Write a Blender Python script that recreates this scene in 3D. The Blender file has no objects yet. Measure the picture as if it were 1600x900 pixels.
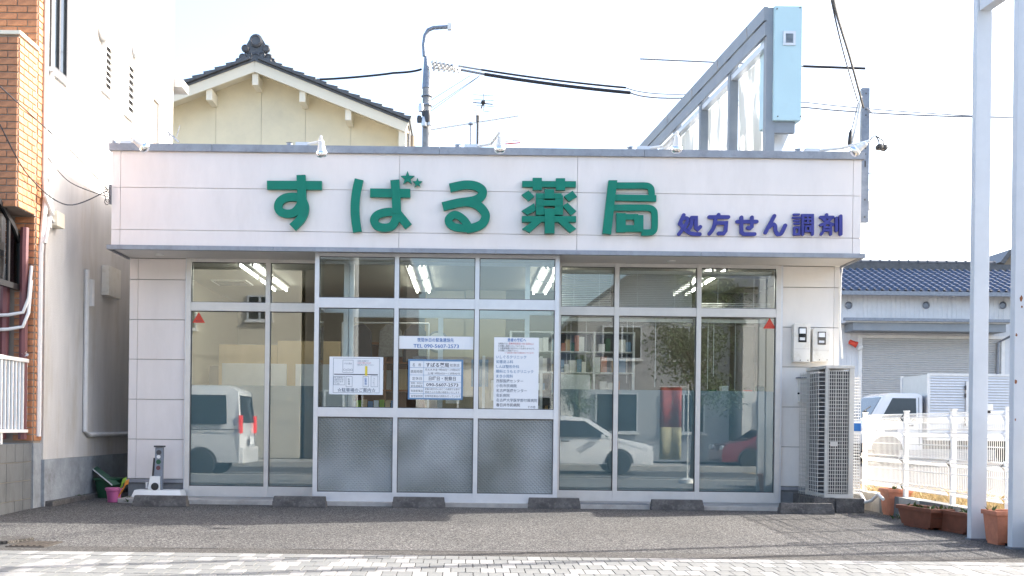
import bpy, bmesh, math, random
from mathutils import Vector, Matrix, noise
random.seed(7)
sc = bpy.context.scene
COL = sc.collection

# ------------------------------------------------------------------ camera
CAM_H, FPX, CX, CY, ROLL = 0.9, 1640.0, 730.0, 668.0, 0.012
cam_data = bpy.data.cameras.new('camera')
cam = bpy.data.objects.new('camera', cam_data); COL.objects.link(cam)
cam_data.sensor_width = 36.0
cam_data.lens = FPX / 1600.0 * 36.0
cam_data.shift_x = (800.0 - CX) / 1600.0
cam_data.shift_y = (CY - 450.0) / 1600.0
cam_data.clip_end = 2000.0
cam.matrix_world = Matrix.Translation((0, 0, CAM_H)) @ Matrix.Rotation(math.radians(90), 4, 'X') @ Matrix.Rotation(ROLL, 4, 'Z')
sc.camera = cam

# ------------------------------------------------------------------ light
SUN = Vector((1.6, 0.50, 1.0)).normalized()
elev = math.asin(SUN.z)
world = bpy.data.worlds.new('World'); sc.world = world; world.use_nodes = True
wn = world.node_tree.nodes; wl = world.node_tree.links
bgn = wn['Background']
sky = wn.new('ShaderNodeTexSky'); sky.sky_type = 'NISHITA'; sky.sun_disc = False
sky.sun_elevation = elev; sky.sun_rotation = math.atan2(SUN.x, SUN.y)
sky.air_density = 1.0; sky.dust_density = 4.0; sky.ozone_density = 1.0
wl.new(sky.outputs[0], bgn.inputs['Color']); bgn.inputs['Strength'].default_value = 0.15
sd = bpy.data.lights.new('sun', 'SUN'); sd.energy = 3.3; sd.angle = math.radians(0.53); sd.color = (1.0, 0.95, 0.87)
sun = bpy.data.objects.new('sun', sd); COL.objects.link(sun)
sun.rotation_euler = SUN.to_track_quat('Z', 'Y').to_euler(); sun.location = SUN * 60
sc.view_settings.view_transform = 'Standard'; sc.view_settings.look = 'None'
sc.view_settings.gamma = 1.0; sc.view_settings.exposure = 2.02; sc.view_settings.use_curve_mapping = False
sc.render.engine = 'CYCLES'
sc.cycles.use_denoising = True
sc.cycles.max_bounces = 10; sc.cycles.transparent_max_bounces = 24; sc.cycles.glossy_bounces = 5
sc.cycles.sample_clamp_indirect = 6.0; sc.cycles.caustics_reflective = False; sc.cycles.caustics_refractive = False

# ------------------------------------------------------------------ helpers
def at(px, py, Y):
    """a photo pixel (1600 x 900) carried to depth Y (metres from the camera)"""
    du, dv = px - CX, py - CY
    u = du * math.cos(ROLL) + dv * math.sin(ROLL); v = -du * math.sin(ROLL) + dv * math.cos(ROLL)
    return Vector((u / FPX * Y, Y, CAM_H - v / FPX * Y))
LOT_SLOPE = 0.015
def gz(Y):
    return 0.0 if Y >= 11.7 else -LOT_SLOPE * (11.7 - Y) if Y > 3.6 else -0.1215
def ground(px, py):
    dv = -(px - CX) * math.sin(ROLL) + (py - CY) * math.cos(ROLL)
    Y = FPX * (CAM_H + LOT_SLOPE * 11.7) / (dv + FPX * LOT_SLOPE)
    if Y > 11.7: Y = FPX * CAM_H / dv
    p = at(px, py, Y); p.z = gz(Y); return p

class MB:
    def __init__(s): s.v = []; s.f = []; s.m = []
    def add(s, vs, fs, mi=0):
        o = len(s.v); s.v += [tuple(v) for v in vs]; s.f += [tuple(i + o for i in f) for f in fs]; s.m += [mi] * len(fs); return s
    def box(s, x0, x1, y0, y1, z0, z1, mi=0):
        return s.add([(x0,y0,z0),(x1,y0,z0),(x1,y1,z0),(x0,y1,z0),(x0,y0,z1),(x1,y0,z1),(x1,y1,z1),(x0,y1,z1)],
            [(0,3,2,1),(4,5,6,7),(0,1,5,4),(1,2,6,5),(2,3,7,6),(3,0,4,7)], mi)
    def bar(s, a, b, w, h, up=(0,0,1), mi=0):
        a = Vector(a); b = Vector(b); d = (b - a).normalized(); up = Vector(up)
        if abs(d.dot(up)) > .98: up = Vector((0,1,0))
        r = d.cross(up).normalized() * (w/2); u = r.cross(d).normalized() * (h/2)
        vs = [p + q for p in (a, b) for q in (-r-u, r-u, r+u, -r+u)]
        return s.add(vs, [(0,3,2,1),(4,5,6,7),(0,1,5,4),(1,2,6,5),(2,3,7,6),(3,0,4,7)][0:0] + [(0,1,2,3),(7,6,5,4),(4,5,1,0),(5,6,2,1),(6,7,3,2),(7,4,0,3)], mi)
    def tube(s, pts, r, n=8, mi=0, r2=None):
        pts = [Vector(p) for p in pts]; k = len(pts); vs = []
        prev = None
        for i, p in enumerate(pts):
            d = (pts[min(i+1, k-1)] - pts[max(i-1, 0)]).normalized()
            ref = prev if prev is not None else (Vector((0,0,1)) if abs(d.z) < .9 else Vector((1,0,0)))
            a = d.cross(ref).normalized(); b = a.cross(d).normalized(); prev = b
            rr = r if r2 is None else r + (r2 - r) * i / (k - 1)
            for j in range(n):
                t = 2*math.pi*j/n; vs.append(p + a*math.cos(t)*rr + b*math.sin(t)*rr)
        fs = [(i*n+j, i*n+(j+1) % n, (i+1)*n+(j+1) % n, (i+1)*n+j) for i in range(k-1) for j in range(n)]
        fs += [tuple(range(n))[::-1], tuple((k-1)*n+j for j in range(n))]
        return s.add(vs, fs, mi)
    def lathe(s, prof, c, n=16, axis=(0,0,1), mi=0):
        c = Vector(c); ax = Vector(axis).normalized(); t = Vector((1,0,0)) if abs(ax.x) < .9 else Vector((0,1,0))
        a = ax.cross(t).normalized(); b = ax.cross(a).normalized(); vs = []
        for r, h in prof:
            for j in range(n):
                q = 2*math.pi*j/n; vs.append(c + ax*h + (a*math.cos(q) + b*math.sin(q))*max(r, 1e-4))
        k = len(prof)
        fs = [(i*n+j, i*n+(j+1) % n, (i+1)*n+(j+1) % n, (i+1)*n+j) for i in range(k-1) for j in range(n)]
        fs += [tuple(range(n))[::-1], tuple((k-1)*n+j for j in range(n))]
        return s.add(vs, fs, mi)
    def prism(s, poly, d, mi=0):
        """poly: 3-d points in one plane, d: extrusion vector"""
        d = Vector(d); p = [Vector(q) for q in poly]; n = len(p)
        return s.add(p + [q + d for q in p], [tuple(range(n)), tuple(range(2*n-1, n-1, -1))] + [(i, i+n, (i+1) % n + n, (i+1) % n) for i in range(n)], mi)
    def build(s, name, mat, parent=None, bevel=0, smooth=False, label=None, kind=None):
        me = bpy.data.meshes.new(name); me.from_pydata(s.v, [], s.f); me.validate()
        bm = bmesh.new(); bm.from_mesh(me)
        bmesh.ops.recalc_face_normals(bm, faces=bm.faces)
        if bevel: bmesh.ops.bevel(bm, geom=[e for e in bm.edges if len(e.link_faces) == 2 and e.calc_face_angle(0) > .5], offset=bevel, segments=2, profile=.7, affect='EDGES', clamp_overlap=True)
        bm.to_mesh(me); bm.free()
        mats = mat if isinstance(mat, (list, tuple)) else [mat]
        for m in mats: me.materials.append(m)
        if len(mats) > 1 and not bevel:
            for p, i in zip(me.polygons, s.m): p.material_index = i
        if smooth:
            for p in me.polygons: p.use_smooth = True
            if smooth != 'all':
                try: me.set_sharp_from_angle(angle=math.radians(40))
                except Exception: pass
        return link(name, me, parent, label, kind)

def link(name, data, parent=None, label=None, kind=None):
    o = bpy.data.objects.new(name, data); COL.objects.link(o)
    if parent is not None:
        o.parent = parent
        if parent.type == 'EMPTY': o.matrix_parent_inverse = parent.matrix_basis.inverted()
    if label: o['label'] = label
    if kind: o['kind'] = kind
    return o
def tag(o, label, cat, group=None, kind=None):
    o['label'] = label; o['category'] = cat
    if group: o['group'] = group
    if kind: o['kind'] = kind
    return o
def thing(name, label, cat, loc=(0,0,0), group=None):
    o = bpy.data.objects.new(name, None); COL.objects.link(o); o.location = loc; o.empty_display_size = .1
    return tag(o, label, cat, group)
def struct(o): o['kind'] = 'structure'; return o
def dup(root, loc, label=None, rotz=0):
    r = root.copy(); COL.objects.link(r); r.location = loc; r.rotation_euler = (0,0,rotz)
    if label: r['label'] = label
    for ch in root.children:
        c = ch.copy(); COL.objects.link(c); c.parent = r
        for g in ch.children:
            d = g.copy(); COL.objects.link(d); d.parent = c
    return r

def mat(name, col, rough=.6, metal=0, var=0, scale=6, bump=0, bscale=40, col2=None, streak=0, spec=.5, emit=None, estr=0, coat=0, dirt=None, dirt_amt=0, dscale=1.5):
    m = bpy.data.materials.new(name); m.use_nodes = True; nt = m.node_tree; N = nt.nodes; L = nt.links
    b = N['Principled BSDF']
    b.inputs['Base Color'].default_value = (*col, 1); b.inputs['Roughness'].default_value = rough; b.inputs['Metallic'].default_value = metal
    b.inputs['Specular IOR Level'].default_value = spec; b.inputs['Coat Weight'].default_value = coat
    if emit: b.inputs['Emission Color'].default_value = (*emit, 1); b.inputs['Emission Strength'].default_value = estr
    if var or bump or dirt:
        tc = N.new('ShaderNodeTexCoord'); mp = N.new('ShaderNodeMapping'); L.new(tc.outputs['Object'], mp.inputs[0])
        if streak: mp.inputs['Scale'].default_value = (1, 1, streak)
    out = None
    if var:
        t = N.new('ShaderNodeTexNoise'); t.inputs['Scale'].default_value = scale; t.inputs['Detail'].default_value = 6; t.inputs['Roughness'].default_value = .65
        L.new(mp.outputs[0], t.inputs['Vector'])
        r = N.new('ShaderNodeValToRGB'); r.color_ramp.elements[0].position = .3; r.color_ramp.elements[1].position = .7
        c2 = col2 or tuple(max(0, c*(1-var)) for c in col)
        c1 = col if col2 else tuple(min(1, c*(1+var*.6)) for c in col)
        r.color_ramp.elements[0].color = (*c2, 1); r.color_ramp.elements[1].color = (*c1, 1)
        L.new(t.outputs[0], r.inputs[0]); out = r.outputs[0]
    if dirt:
        t = N.new('ShaderNodeTexNoise'); t.inputs['Scale'].default_value = dscale; t.inputs['Detail'].default_value = 9; t.inputs['Roughness'].default_value = .7
        L.new(mp.outputs[0], t.inputs['Vector'])
        r2 = N.new('ShaderNodeValToRGB'); r2.color_ramp.elements[0].position = .5; r2.color_ramp.elements[1].position = .75
        r2.color_ramp.elements[0].color = (0,0,0,1); r2.color_ramp.elements[1].color = (dirt_amt,)*3 + (1,)
        L.new(t.outputs[0], r2.inputs[0])
        mx = N.new('ShaderNodeMix'); mx.data_type = 'RGBA'; L.new(r2.outputs[0], mx.inputs[0])
        if out: L.new(out, mx.inputs[6])
        else: mx.inputs[6].default_value = (*col, 1)
        mx.inputs[7].default_value = (*dirt, 1); out = mx.outputs[2]
    if out: L.new(out, b.inputs['Base Color'])
    if bump:
        t2 = N.new('ShaderNodeTexNoise'); t2.inputs['Scale'].default_value = bscale; t2.inputs['Detail'].default_value = 4
        L.new(tc.outputs['Object'], t2.inputs['Vector'])
        bp = N.new('ShaderNodeBump'); bp.inputs['Strength'].default_value = bump; bp.inputs['Distance'].default_value = .02
        L.new(t2.outputs[0], bp.inputs['Height']); L.new(bp.outputs[0], b.inputs['Normal'])
    return m

def glass(name, tint=(.93,.97,.96), f0=.07, f1=.9, rough=0.0):
    m = bpy.data.materials.new(name); m.use_nodes = True; N = m.node_tree.nodes; L = m.node_tree.links
    N.remove(N['Principled BSDF']); o = N['Material Output']
    tr = N.new('ShaderNodeBsdfTransparent'); tr.inputs[0].default_value = (*tint, 1)
    gl = N.new('ShaderNodeBsdfGlossy'); gl.inputs['Roughness'].default_value = rough; gl.inputs['Color'].default_value = (.95,.98,1,1)
    lw = N.new('ShaderNodeLayerWeight'); lw.inputs['Blend'].default_value = .5
    pw = N.new('ShaderNodeMath'); pw.operation = 'POWER'; pw.inputs[1].default_value = 4; L.new(lw.outputs['Facing'], pw.inputs[0])
    ma = N.new('ShaderNodeMath'); ma.operation = 'MULTIPLY_ADD'; ma.inputs[1].default_value = f1 - f0; ma.inputs[2].default_value = f0; L.new(pw.outputs[0], ma.inputs[0])
    mx = N.new('ShaderNodeMixShader'); L.new(ma.outputs[0], mx.inputs[0]); L.new(tr.outputs[0], mx.inputs[1]); L.new(gl.outputs[0], mx.inputs[2])
    L.new(mx.outputs[0], o.inputs['Surface']); return m

def speckle(name, dark, light, mid, scale=220, rough=.9, patch=.25, pscale=.8, bump=.5):
    """stony surface: aggregate grains plus broad uneven patches"""
    m = bpy.data.materials.new(name); m.use_nodes = True; N = m.node_tree.nodes; L = m.node_tree.links
    b = N['Principled BSDF']; b.inputs['Roughness'].default_value = rough; b.inputs['Specular IOR Level'].default_value = .25
    tc = N.new('ShaderNodeTexCoord')
    v = N.new('ShaderNodeTexVoronoi'); v.inputs['Scale'].default_value = scale; L.new(tc.outputs['Object'], v.inputs['Vector'])
    sp = N.new('ShaderNodeSeparateColor'); L.new(v.outputs['Color'], sp.inputs[0])
    r = N.new('ShaderNodeValToRGB'); e = r.color_ramp.elements
    e[0].position = .1; e[0].color = (*dark, 1); e[1].position = .95; e[1].color = (*light, 1); q = e.new(.55); q.color = (*mid, 1)
    L.new(sp.outputs[0], r.inputs[0])
    t = N.new('ShaderNodeTexNoise'); t.inputs['Scale'].default_value = pscale; t.inputs['Detail'].default_value = 8; t.inputs['Roughness'].default_value = .7; L.new(tc.outputs['Object'], t.inputs['Vector'])
    mr = N.new('ShaderNodeMapRange'); mr.inputs[1].default_value = .3; mr.inputs[2].default_value = .7; mr.inputs[3].default_value = 1 - patch; mr.inputs[4].default_value = 1 + patch; L.new(t.outputs[0], mr.inputs[0])
    mx = N.new('ShaderNodeMix'); mx.data_type = 'RGBA'; mx.blend_type = 'MULTIPLY'; mx.inputs[0].default_value = 1
    L.new(r.outputs[0], mx.inputs[6]); L.new(mr.outputs[0], mx.inputs[7]); L.new(mx.outputs[2], b.inputs['Base Color'])
    bp = N.new('ShaderNodeBump'); bp.inputs['Strength'].default_value = bump; bp.inputs['Distance'].default_value = .004
    L.new(v.outputs['Distance'], bp.inputs['Height']); L.new(bp.outputs[0], b.inputs['Normal'])
    return m

MT = dict(
    asphalt = speckle('asphalt', (.022,.022,.023), (.19,.182,.174), (.068,.066,.064), 110, patch=.18),
    old_asphalt = speckle('old_asphalt', (.03,.029,.027), (.13,.122,.114), (.06,.057,.054), 130, patch=.25, pscale=2),
    road = speckle('road', (.03,.03,.03), (.15,.15,.15), (.07,.07,.072), 120),
    concrete = mat('concrete', (.42,.40,.37), .85, var=.25, scale=5, bump=.25, bscale=60, dirt=(.12,.11,.10), dirt_amt=.6, dscale=3),
    old_concrete = mat('old_concrete', (.10,.094,.09), .9, var=.45, scale=9, bump=.5, bscale=70, dirt=(.24,.23,.21), dirt_amt=.75, dscale=14),
    block = mat('block', (.16,.17,.175), .9, var=.35, scale=6, bump=.4, bscale=90, streak=.35, dirt=(.06,.06,.065), dirt_amt=.8, dscale=6),
    panel = mat('siding_panel', (.83,.775,.745), .55, var=.05, scale=3, streak=.3, dirt=(.6,.55,.5), dirt_amt=.3, dscale=2.2),
    cream_panel = mat('wall_panel', (.79,.765,.73), .55, var=.06, scale=3, streak=.3, dirt=(.55,.5,.42), dirt_amt=.3, dscale=2.2),
    joint = mat('joint_sealant', (.40,.385,.37), .8),
    coping = mat('coping_metal', (.30,.32,.36), .4, .3, var=.2, scale=4, dirt=(.12,.12,.13), dirt_amt=.5, dscale=9),
    soffit = mat('soffit_board', (.70,.68,.65), .7, var=.05, dirt=(.5,.45,.4), dirt_amt=.3),
    plinth = mat('plinth', (.19,.20,.21), .7, var=.2, bump=.2),
    alu = mat('window_aluminium', (.66,.68,.71), .32, .35, var=.06, scale=8),
    alu_warm = mat('window_aluminium_side', (.66,.65,.63), .35, .3, var=.06, scale=8),
    glass = glass('window_glass', f0=.09),
    dark_glass = glass('smoked_panel', (.35,.37,.36), .06),
    green = mat('green_letter', (.002,.2,.135), .45, spec=.3, var=.08, scale=9, dirt=(.02,.12,.1), dirt_amt=.35, dscale=5),
    blue = mat('blue_letter', (.05,.055,.27), .45, spec=.3, var=.15, scale=9),
    white = mat('white_paint', (.8,.8,.79), .4, var=.04, dirt=(.5,.46,.4), dirt_amt=.35, dscale=4),
    white_p = mat('white_plastic', (.8,.8,.78), .35),
    rust_white = mat('white_paint_rust', (.57,.61,.66), .4, var=.04, dirt=(.28,.12,.05), dirt_amt=.0, dscale=3),
    chrome = mat('mirror_reflector', (.85,.85,.86), .12, 1),
    stucco = mat('stucco_white', (.64,.62,.60), .8, var=.14, scale=2.5, streak=.25, bump=.25, bscale=120, dirt=(.40,.33,.23), dirt_amt=.8, dscale=1.2),
    stucco_base = mat('stucco_base', (.33,.355,.38), .85, var=.3, scale=3, bump=.25, dirt=(.1,.1,.1), dirt_amt=.75, dscale=2),
    brick = mat('brick_tile', (.46,.20,.095), .6, var=.35, scale=14, bump=.25, bscale=140, dirt=(.62,.32,.16), dirt_amt=.6, dscale=4),
    mortar = mat('mortar', (.30,.26,.22), .9, var=.2),
    cream = mat('cream_wall', (.80,.72,.52), .75, var=.06, scale=2, dirt=(.5,.45,.36), dirt_amt=.3, dscale=.9),
    cream_trim = mat('cream_trim', (.80,.74,.60), .6),
    kawara = mat('roof_tile_grey', (.09,.095,.105), .38, var=.35, scale=6),
    kawara_blue = mat('roof_tile_blue', (.045,.07,.13), .3, var=.35, scale=3, spec=.9),
    pole = mat('concrete_pole', (.30,.31,.32), .8, var=.25, scale=6),
    steel = mat('galvanised_steel', (.24,.27,.32), .45, .5, var=.25, scale=12),
    steel_blue = mat('sign_frame_paint', (.25,.285,.325), .5, .1, var=.12, scale=3, dirt=(.25,.24,.22), dirt_amt=.4),
    lightblue = mat('sign_cabinet', (.47,.66,.72), .35, var=.04, dirt=(.35,.5,.55), dirt_amt=.3),
    vinyl = None,
    cable = mat('cable_black', (.02,.022,.03), .5),
    wire_grey = mat('wire_grey', (.25,.26,.28), .5),
    black = mat('black_plastic', (.02,.02,.022), .4),
    dark = mat('dark_grey', (.06,.06,.065), .5),
    terracotta = mat('terracotta', (.48,.19,.115), .7, var=.2, scale=10, bump=.15),
    brown_pl = mat('brown_planter', (.17,.06,.035), .6, var=.25, scale=9),
    soil = mat('soil', (.07,.05,.035), .95, bump=.6),
    leaf = mat('leaf', (.07,.12,.03), .55, var=.6, scale=1.5, col2=(.035,.07,.015)),
    dry = mat('dry_grass', (.50,.38,.19), .8, var=.5, scale=20),
    grass_ground = mat('dry_ground', (.30,.24,.15), .95, var=.5, scale=8),
    paper = mat('paper', (.80,.82,.84), .5),
    ink = mat('ink_dark', (.05,.055,.08), .7), ink_grey = mat('ink_grey', (.16,.19,.24), .7), ink_blue = mat('ink_blue', (.02,.14,.42), .7), ink_red = mat('ink_red', (.5,.04,.05), .7), ink_blue2 = mat('ink_faded_blue', (.13,.25,.42), .7),
    yellow = mat('yellow', (.75,.6,.06), .6), red = mat('red_sticker', (.62,.06,.03), .5),
    carpaint = mat('car_paint_white', (.78,.78,.79), .18, coat=.8), carred = mat('car_paint_red', (.2,.012,.02), .2, coat=.8),
    carglass = mat('car_glass', (.015,.02,.025), .05, coat=.5), tyre = mat('tyre', (.015,.015,.016), .8), rim = mat('wheel_rim', (.4,.41,.42), .3, .8),
    tail = mat('tail_light', (.6,.01,.01), .2, emit=(1,.05,.03), estr=.6), head = mat('head_light', (.7,.72,.75), .1),
    alubox = mat('truck_box_aluminium', (.62,.63,.65), .38, .55, var=.05), shutter = mat('shutter', (.52,.52,.52), .5, .2, var=.06),
    ribsiding = mat('ribbed_siding', (.66,.68,.71), .5, .1, var=.05, dirt=(.45,.45,.45), dirt_amt=.4, dscale=1),
    wood = mat('wood_board', (.52,.38,.21), .5, var=.15, scale=3, streak=.2), brownwood = mat('brown_wood', (.30,.13,.055), .45, var=.25, scale=4, streak=.15),
    inwall = mat('interior_wall', (.40,.365,.285), .8, var=.03), inwall_d = mat('interior_wall_dim', (.15,.14,.115), .8, var=.05), inceil = mat('interior_ceiling', (.46,.44,.38), .8), infloor = mat('interior_floor', (.35,.32,.28), .4),  # the darker wall copy has the right interior's dimness put into its colour
    cloth = mat('dark_cloth', (.035,.035,.045), .9), grey_cloth = mat('striped_cloth', (.2,.2,.2), .9, var=.4, scale=30),
    tubes = mat('fluorescent_tube', (1,1,1), .5, emit=(1,.96,.86), estr=3.6),
    clear = glass('clear_plastic', (.85,.9,.9), .12),
    pink = mat('pink_plastic', (.42,.10,.24), .45), dkgreen = mat('green_plastic', (.02,.09,.045), .5), lime = mat('lime_plastic', (.25,.42,.04), .5), orange = mat('orange_plastic', (.6,.22,.03), .5),
    maroon = mat('maroon_pipe', (.14,.05,.055), .5), pipe_white = mat('white_pipe', (.72,.71,.70), .5, var=.1),
    meter = mat('meter_case', (.72,.70,.65), .45, dirt=(.4,.33,.2), dirt_amt=.5, dscale=9), ac = mat('unit_case', (.60,.585,.54), .5, var=.05, dirt=(.3,.27,.22), dirt_amt=.4, dscale=5),
    paver_w = mat('paver_white', (.25,.247,.24), .85, var=.14, scale=4, bump=.25, bscale=150, dirt=(.2,.2,.19), dirt_amt=.4, dscale=5),
    paver_g = mat('paver_grey', (.165,.168,.163), .85, var=.16, scale=4, bump=.25, bscale=150, dirt=(.13,.13,.13), dirt_amt=.4, dscale=5),
    sand = mat('joint_sand', (.10,.095,.085), .95, var=.2), paint = mat('road_paint', (.7,.7,.68), .7, var=.2, scale=9),
    rust = mat('rust', (.25,.10,.045), .9, var=.4, scale=60),
    iron = mat('cast_iron', (.05,.042,.036), .7, .3, var=.4, scale=25),
    beige_house = mat('beige_render', (.62,.57,.47), .8, var=.06), white_house = mat('white_render', (.72,.71,.68), .8, var=.06), grey_house = mat('grey_render', (.36,.37,.39), .8, var=.08), brown_house = mat('brown_render', (.25,.21,.16), .8, var=.08),
    dark_render = mat('dark_render', (.07,.06,.05), .7, var=.1),
    bark = mat('bark', (.12,.09,.06), .9, bump=.6, bscale=25), banner = mat('banner_red', (.3,.035,.03), .7, var=.5, scale=5), banner_y = mat('banner_yellow', (.34,.3,.17), .7, var=.4, scale=5),
)
def film_mat():
    m = bpy.data.materials.new('frosted_film'); m.use_nodes = True; N = m.node_tree.nodes; L = m.node_tree.links
    N.remove(N['Principled BSDF']); o = N['Material Output']
    d = N.new('ShaderNodeBsdfDiffuse'); d.inputs[0].default_value = (.25,.335,.385,1)
    t = N.new('ShaderNodeBsdfTranslucent'); t.inputs[0].default_value = (.42,.52,.56,1)
    tr = N.new('ShaderNodeBsdfTransparent'); tr.inputs[0].default_value = (.8,.85,.85,1)
    a = N.new('ShaderNodeMixShader'); a.inputs[0].default_value = .4; L.new(d.outputs[0], a.inputs[1]); L.new(t.outputs[0], a.inputs[2])
    b = N.new('ShaderNodeMixShader'); b.inputs[0].default_value = .16; L.new(a.outputs[0], b.inputs[1]); L.new(tr.outputs[0], b.inputs[2])
    L.new(b.outputs[0], o.inputs['Surface']); return m
MT['film'] = film_mat()
def vinyl_mat():
    m = bpy.data.materials.new('sign_backing_sheet'); m.use_nodes = True; N = m.node_tree.nodes; L = m.node_tree.links
    b = N['Principled BSDF']; b.inputs['Roughness'].default_value = .35; o = N['Material Output']
    tc = N.new('ShaderNodeTexCoord'); mp = N.new('ShaderNodeMapping'); mp.inputs['Scale'].default_value = (1,2.2,.5); L.new(tc.outputs['Object'], mp.inputs[0])
    t = N.new('ShaderNodeTexNoise'); t.inputs['Scale'].default_value = 2.2; t.inputs['Detail'].default_value = 5; t.inputs['Distortion'].default_value = .8; L.new(mp.outputs[0], t.inputs['Vector'])
    r = N.new('ShaderNodeValToRGB'); r.color_ramp.elements[0].position = .46; r.color_ramp.elements[1].position = .54
    r.color_ramp.elements[0].color = (.45,.48,.50,1); r.color_ramp.elements[1].color = (.80,.82,.84,1); L.new(t.outputs[0], r.inputs[0]); L.new(r.outputs[0], b.inputs['Base Color'])
    tl = N.new('ShaderNodeBsdfTranslucent'); L.new(r.outputs[0], tl.inputs[0])
    mx = N.new('ShaderNodeMixShader'); mx.inputs[0].default_value = .55; L.new(b.outputs[0], mx.inputs[1]); L.new(tl.outputs[0], mx.inputs[2]); L.new(mx.outputs[0], o.inputs['Surface']); return m
MT['vinyl'] = vinyl_mat()
def figured_mat():
    m = bpy.data.materials.new('figured_glass'); m.use_nodes = True; N = m.node_tree.nodes; L = m.node_tree.links
    b = N['Principled BSDF']; b.inputs['Base Color'].default_value = (.25,.275,.265,1); b.inputs['Roughness'].default_value = .2; b.inputs['Specular IOR Level'].default_value = .8
    tc = N.new('ShaderNodeTexCoord'); hs = []
    for ang in (45, -45):
        mp = N.new('ShaderNodeMapping'); mp.inputs['Rotation'].default_value = (0, math.radians(ang), 0); L.new(tc.outputs['Object'], mp.inputs[0])
        w = N.new('ShaderNodeTexWave'); w.inputs['Scale'].default_value = 10.5; w.bands_direction = 'X'; L.new(mp.outputs[0], w.inputs['Vector']); hs.append(w)
    mx = N.new('ShaderNodeMath'); mx.operation = 'MULTIPLY'; L.new(hs[0].outputs[1], mx.inputs[0]); L.new(hs[1].outputs[1], mx.inputs[1])
    bp = N.new('ShaderNodeBump'); bp.inputs['Strength'].default_value = .55; bp.inputs['Distance'].default_value = .01
    L.new(mx.outputs[0], bp.inputs['Height']); L.new(bp.outputs[0], b.inputs['Normal'])
    t = N.new('ShaderNodeTexNoise'); t.inputs['Scale'].default_value = 1.6; t.inputs['Detail'].default_value = 1; L.new(tc.outputs['Object'], t.inputs['Vector'])
    r = N.new('ShaderNodeValToRGB'); r.color_ramp.elements[0].position = .35; r.color_ramp.elements[1].position = .65
    r.color_ramp.elements[0].color = (.15,.165,.15,1); r.color_ramp.elements[1].color = (.31,.335,.335,1); L.new(t.outputs[0], r.inputs[0]); L.new(r.outputs[0], b.inputs['Base Color'])
    return m
MT['figured'] = figured_mat()

def text_mesh(s, size, name='text', bold=0.0, width=None):
    c = bpy.data.curves.new(name, 'FONT'); c.body = s; c.size = size; c.align_x = 'LEFT'; c.align_y = 'BOTTOM_BASELINE'; c.resolution_u = 2; c.fill_mode = 'FRONT'
    if bold: c.offset = bold * size
    o = bpy.data.objects.new(name, c); COL.objects.link(o)
    dg = bpy.context.evaluated_depsgraph_get(); me = bpy.data.meshes.new_from_object(o.evaluated_get(dg)); me.name = name
    bpy.data.objects.remove(o); bpy.data.curves.remove(c)
    if width:
        xs = [v.co.x for v in me.vertices]
        if xs:
            k = width / (max(xs) - min(xs)); x0 = min(xs)
            for v in me.vertices: v.co.x = (v.co.x - x0) * k
    return me
def put_text(s, x, y, z, size, m, parent, width=None, bold=0.0, name='lettering'):
    """upright lettering facing the street (-Y), baseline start at x, y, z"""
    me = text_mesh(s, size, name, bold, width)
    for v in me.vertices: v.co = Vector((x + v.co.x, y, z + v.co.y))
    me.materials.clear(); me.materials.append(m); return link(name, me, parent)
# ================================================================== ground, road, pavement
def sheet(name, rows, x0, x1, m):
    b = MB(); vs = []; 
    for (y, z) in rows: vs += [(x0, y, z), (x1, y, z)]
    b.add(vs, [(2*i, 2*i+1, 2*i+3, 2*i+2) for i in range(len(rows)-1)]); return struct(b.build(name, m))
PE = 7.78                                    # back edge of the paved footway
sheet('ground', [(-400,-.27),(3.55,-.27),(3.56,-.16),(PE,gz(PE)-.012),(PE+.01,gz(PE)-.004),(11.7,-.004),(400,-.004)], -400, 400, MT['asphalt'])
sheet('lot_edge_strip', [(PE,gz(PE)),(8.12,gz(8.12))], -6, 7, MT['old_asphalt'])
sheet('road', [(-4.6,-.262),(3.5,-.262)], -120, 120, MT['road'])
for nm, y0, y1 in (('road_line', -.60, -.45), ('road_edge_line', 3.0, 3.15), ('road_edge_line', -4.2, -4.05)):
    sheet(nm, [(y0,-.257),(y1,-.257)], -60, 60, MT['paint'])
kb = MB()
kb.box(-60, 60, 3.5, 3.66, -.27, -.105); struct(kb.build('kerb', MT['concrete'], bevel=.01))
kb = MB(); kb.box(-60, 60, -4.76, -4.6, -.27, -.12); struct(kb.build('far_kerb', MT['concrete'], bevel=.01))
sheet('far_pavement', [(-7.2,-.13),(-4.76,-.13)], -60, 60, MT['concrete'])
side = sheet('pavement', [(3.66, gz(3.66)-.008),(PE, gz(PE)-.008)], -60, 60, MT['sand'])
pv = []
for k, (m, n) in enumerate((('paver_w', 3), ('paver_g', 5))):
    for j in range(n):
        b = MB(); r = random.Random(k*9+j)
        b.box(-.0472, .0472, -.0965, .0965, -.02, .008); o = b.build('paver', MT[m], bevel=.0025); pv.append((k, o.data)); bpy.data.objects.remove(o)
bigm = [MB(), MB()]
cand = []
nrow = int((PE - 3.66) / .2)
for r in range(nrow):
    yc = PE - .1 - .2*r
    for c in range(-110, 111):
        xc = c*.1 + (.05 if r % 2 else 0)
        h = random.random(); k = 0 if h < .36 else 1
        cand.append((r, xc, yc, k))
vis = [q for q in cand if q[0] in (1, 2, 3, 4) and -0.46*q[2] < q[1] < .545*q[2]]
vis.sort(key=lambda q: (q[2], abs(q[1]))); vis = vis[:296]; vs_ = set((q[0], round(q[1], 3)) for q in vis)
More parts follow.
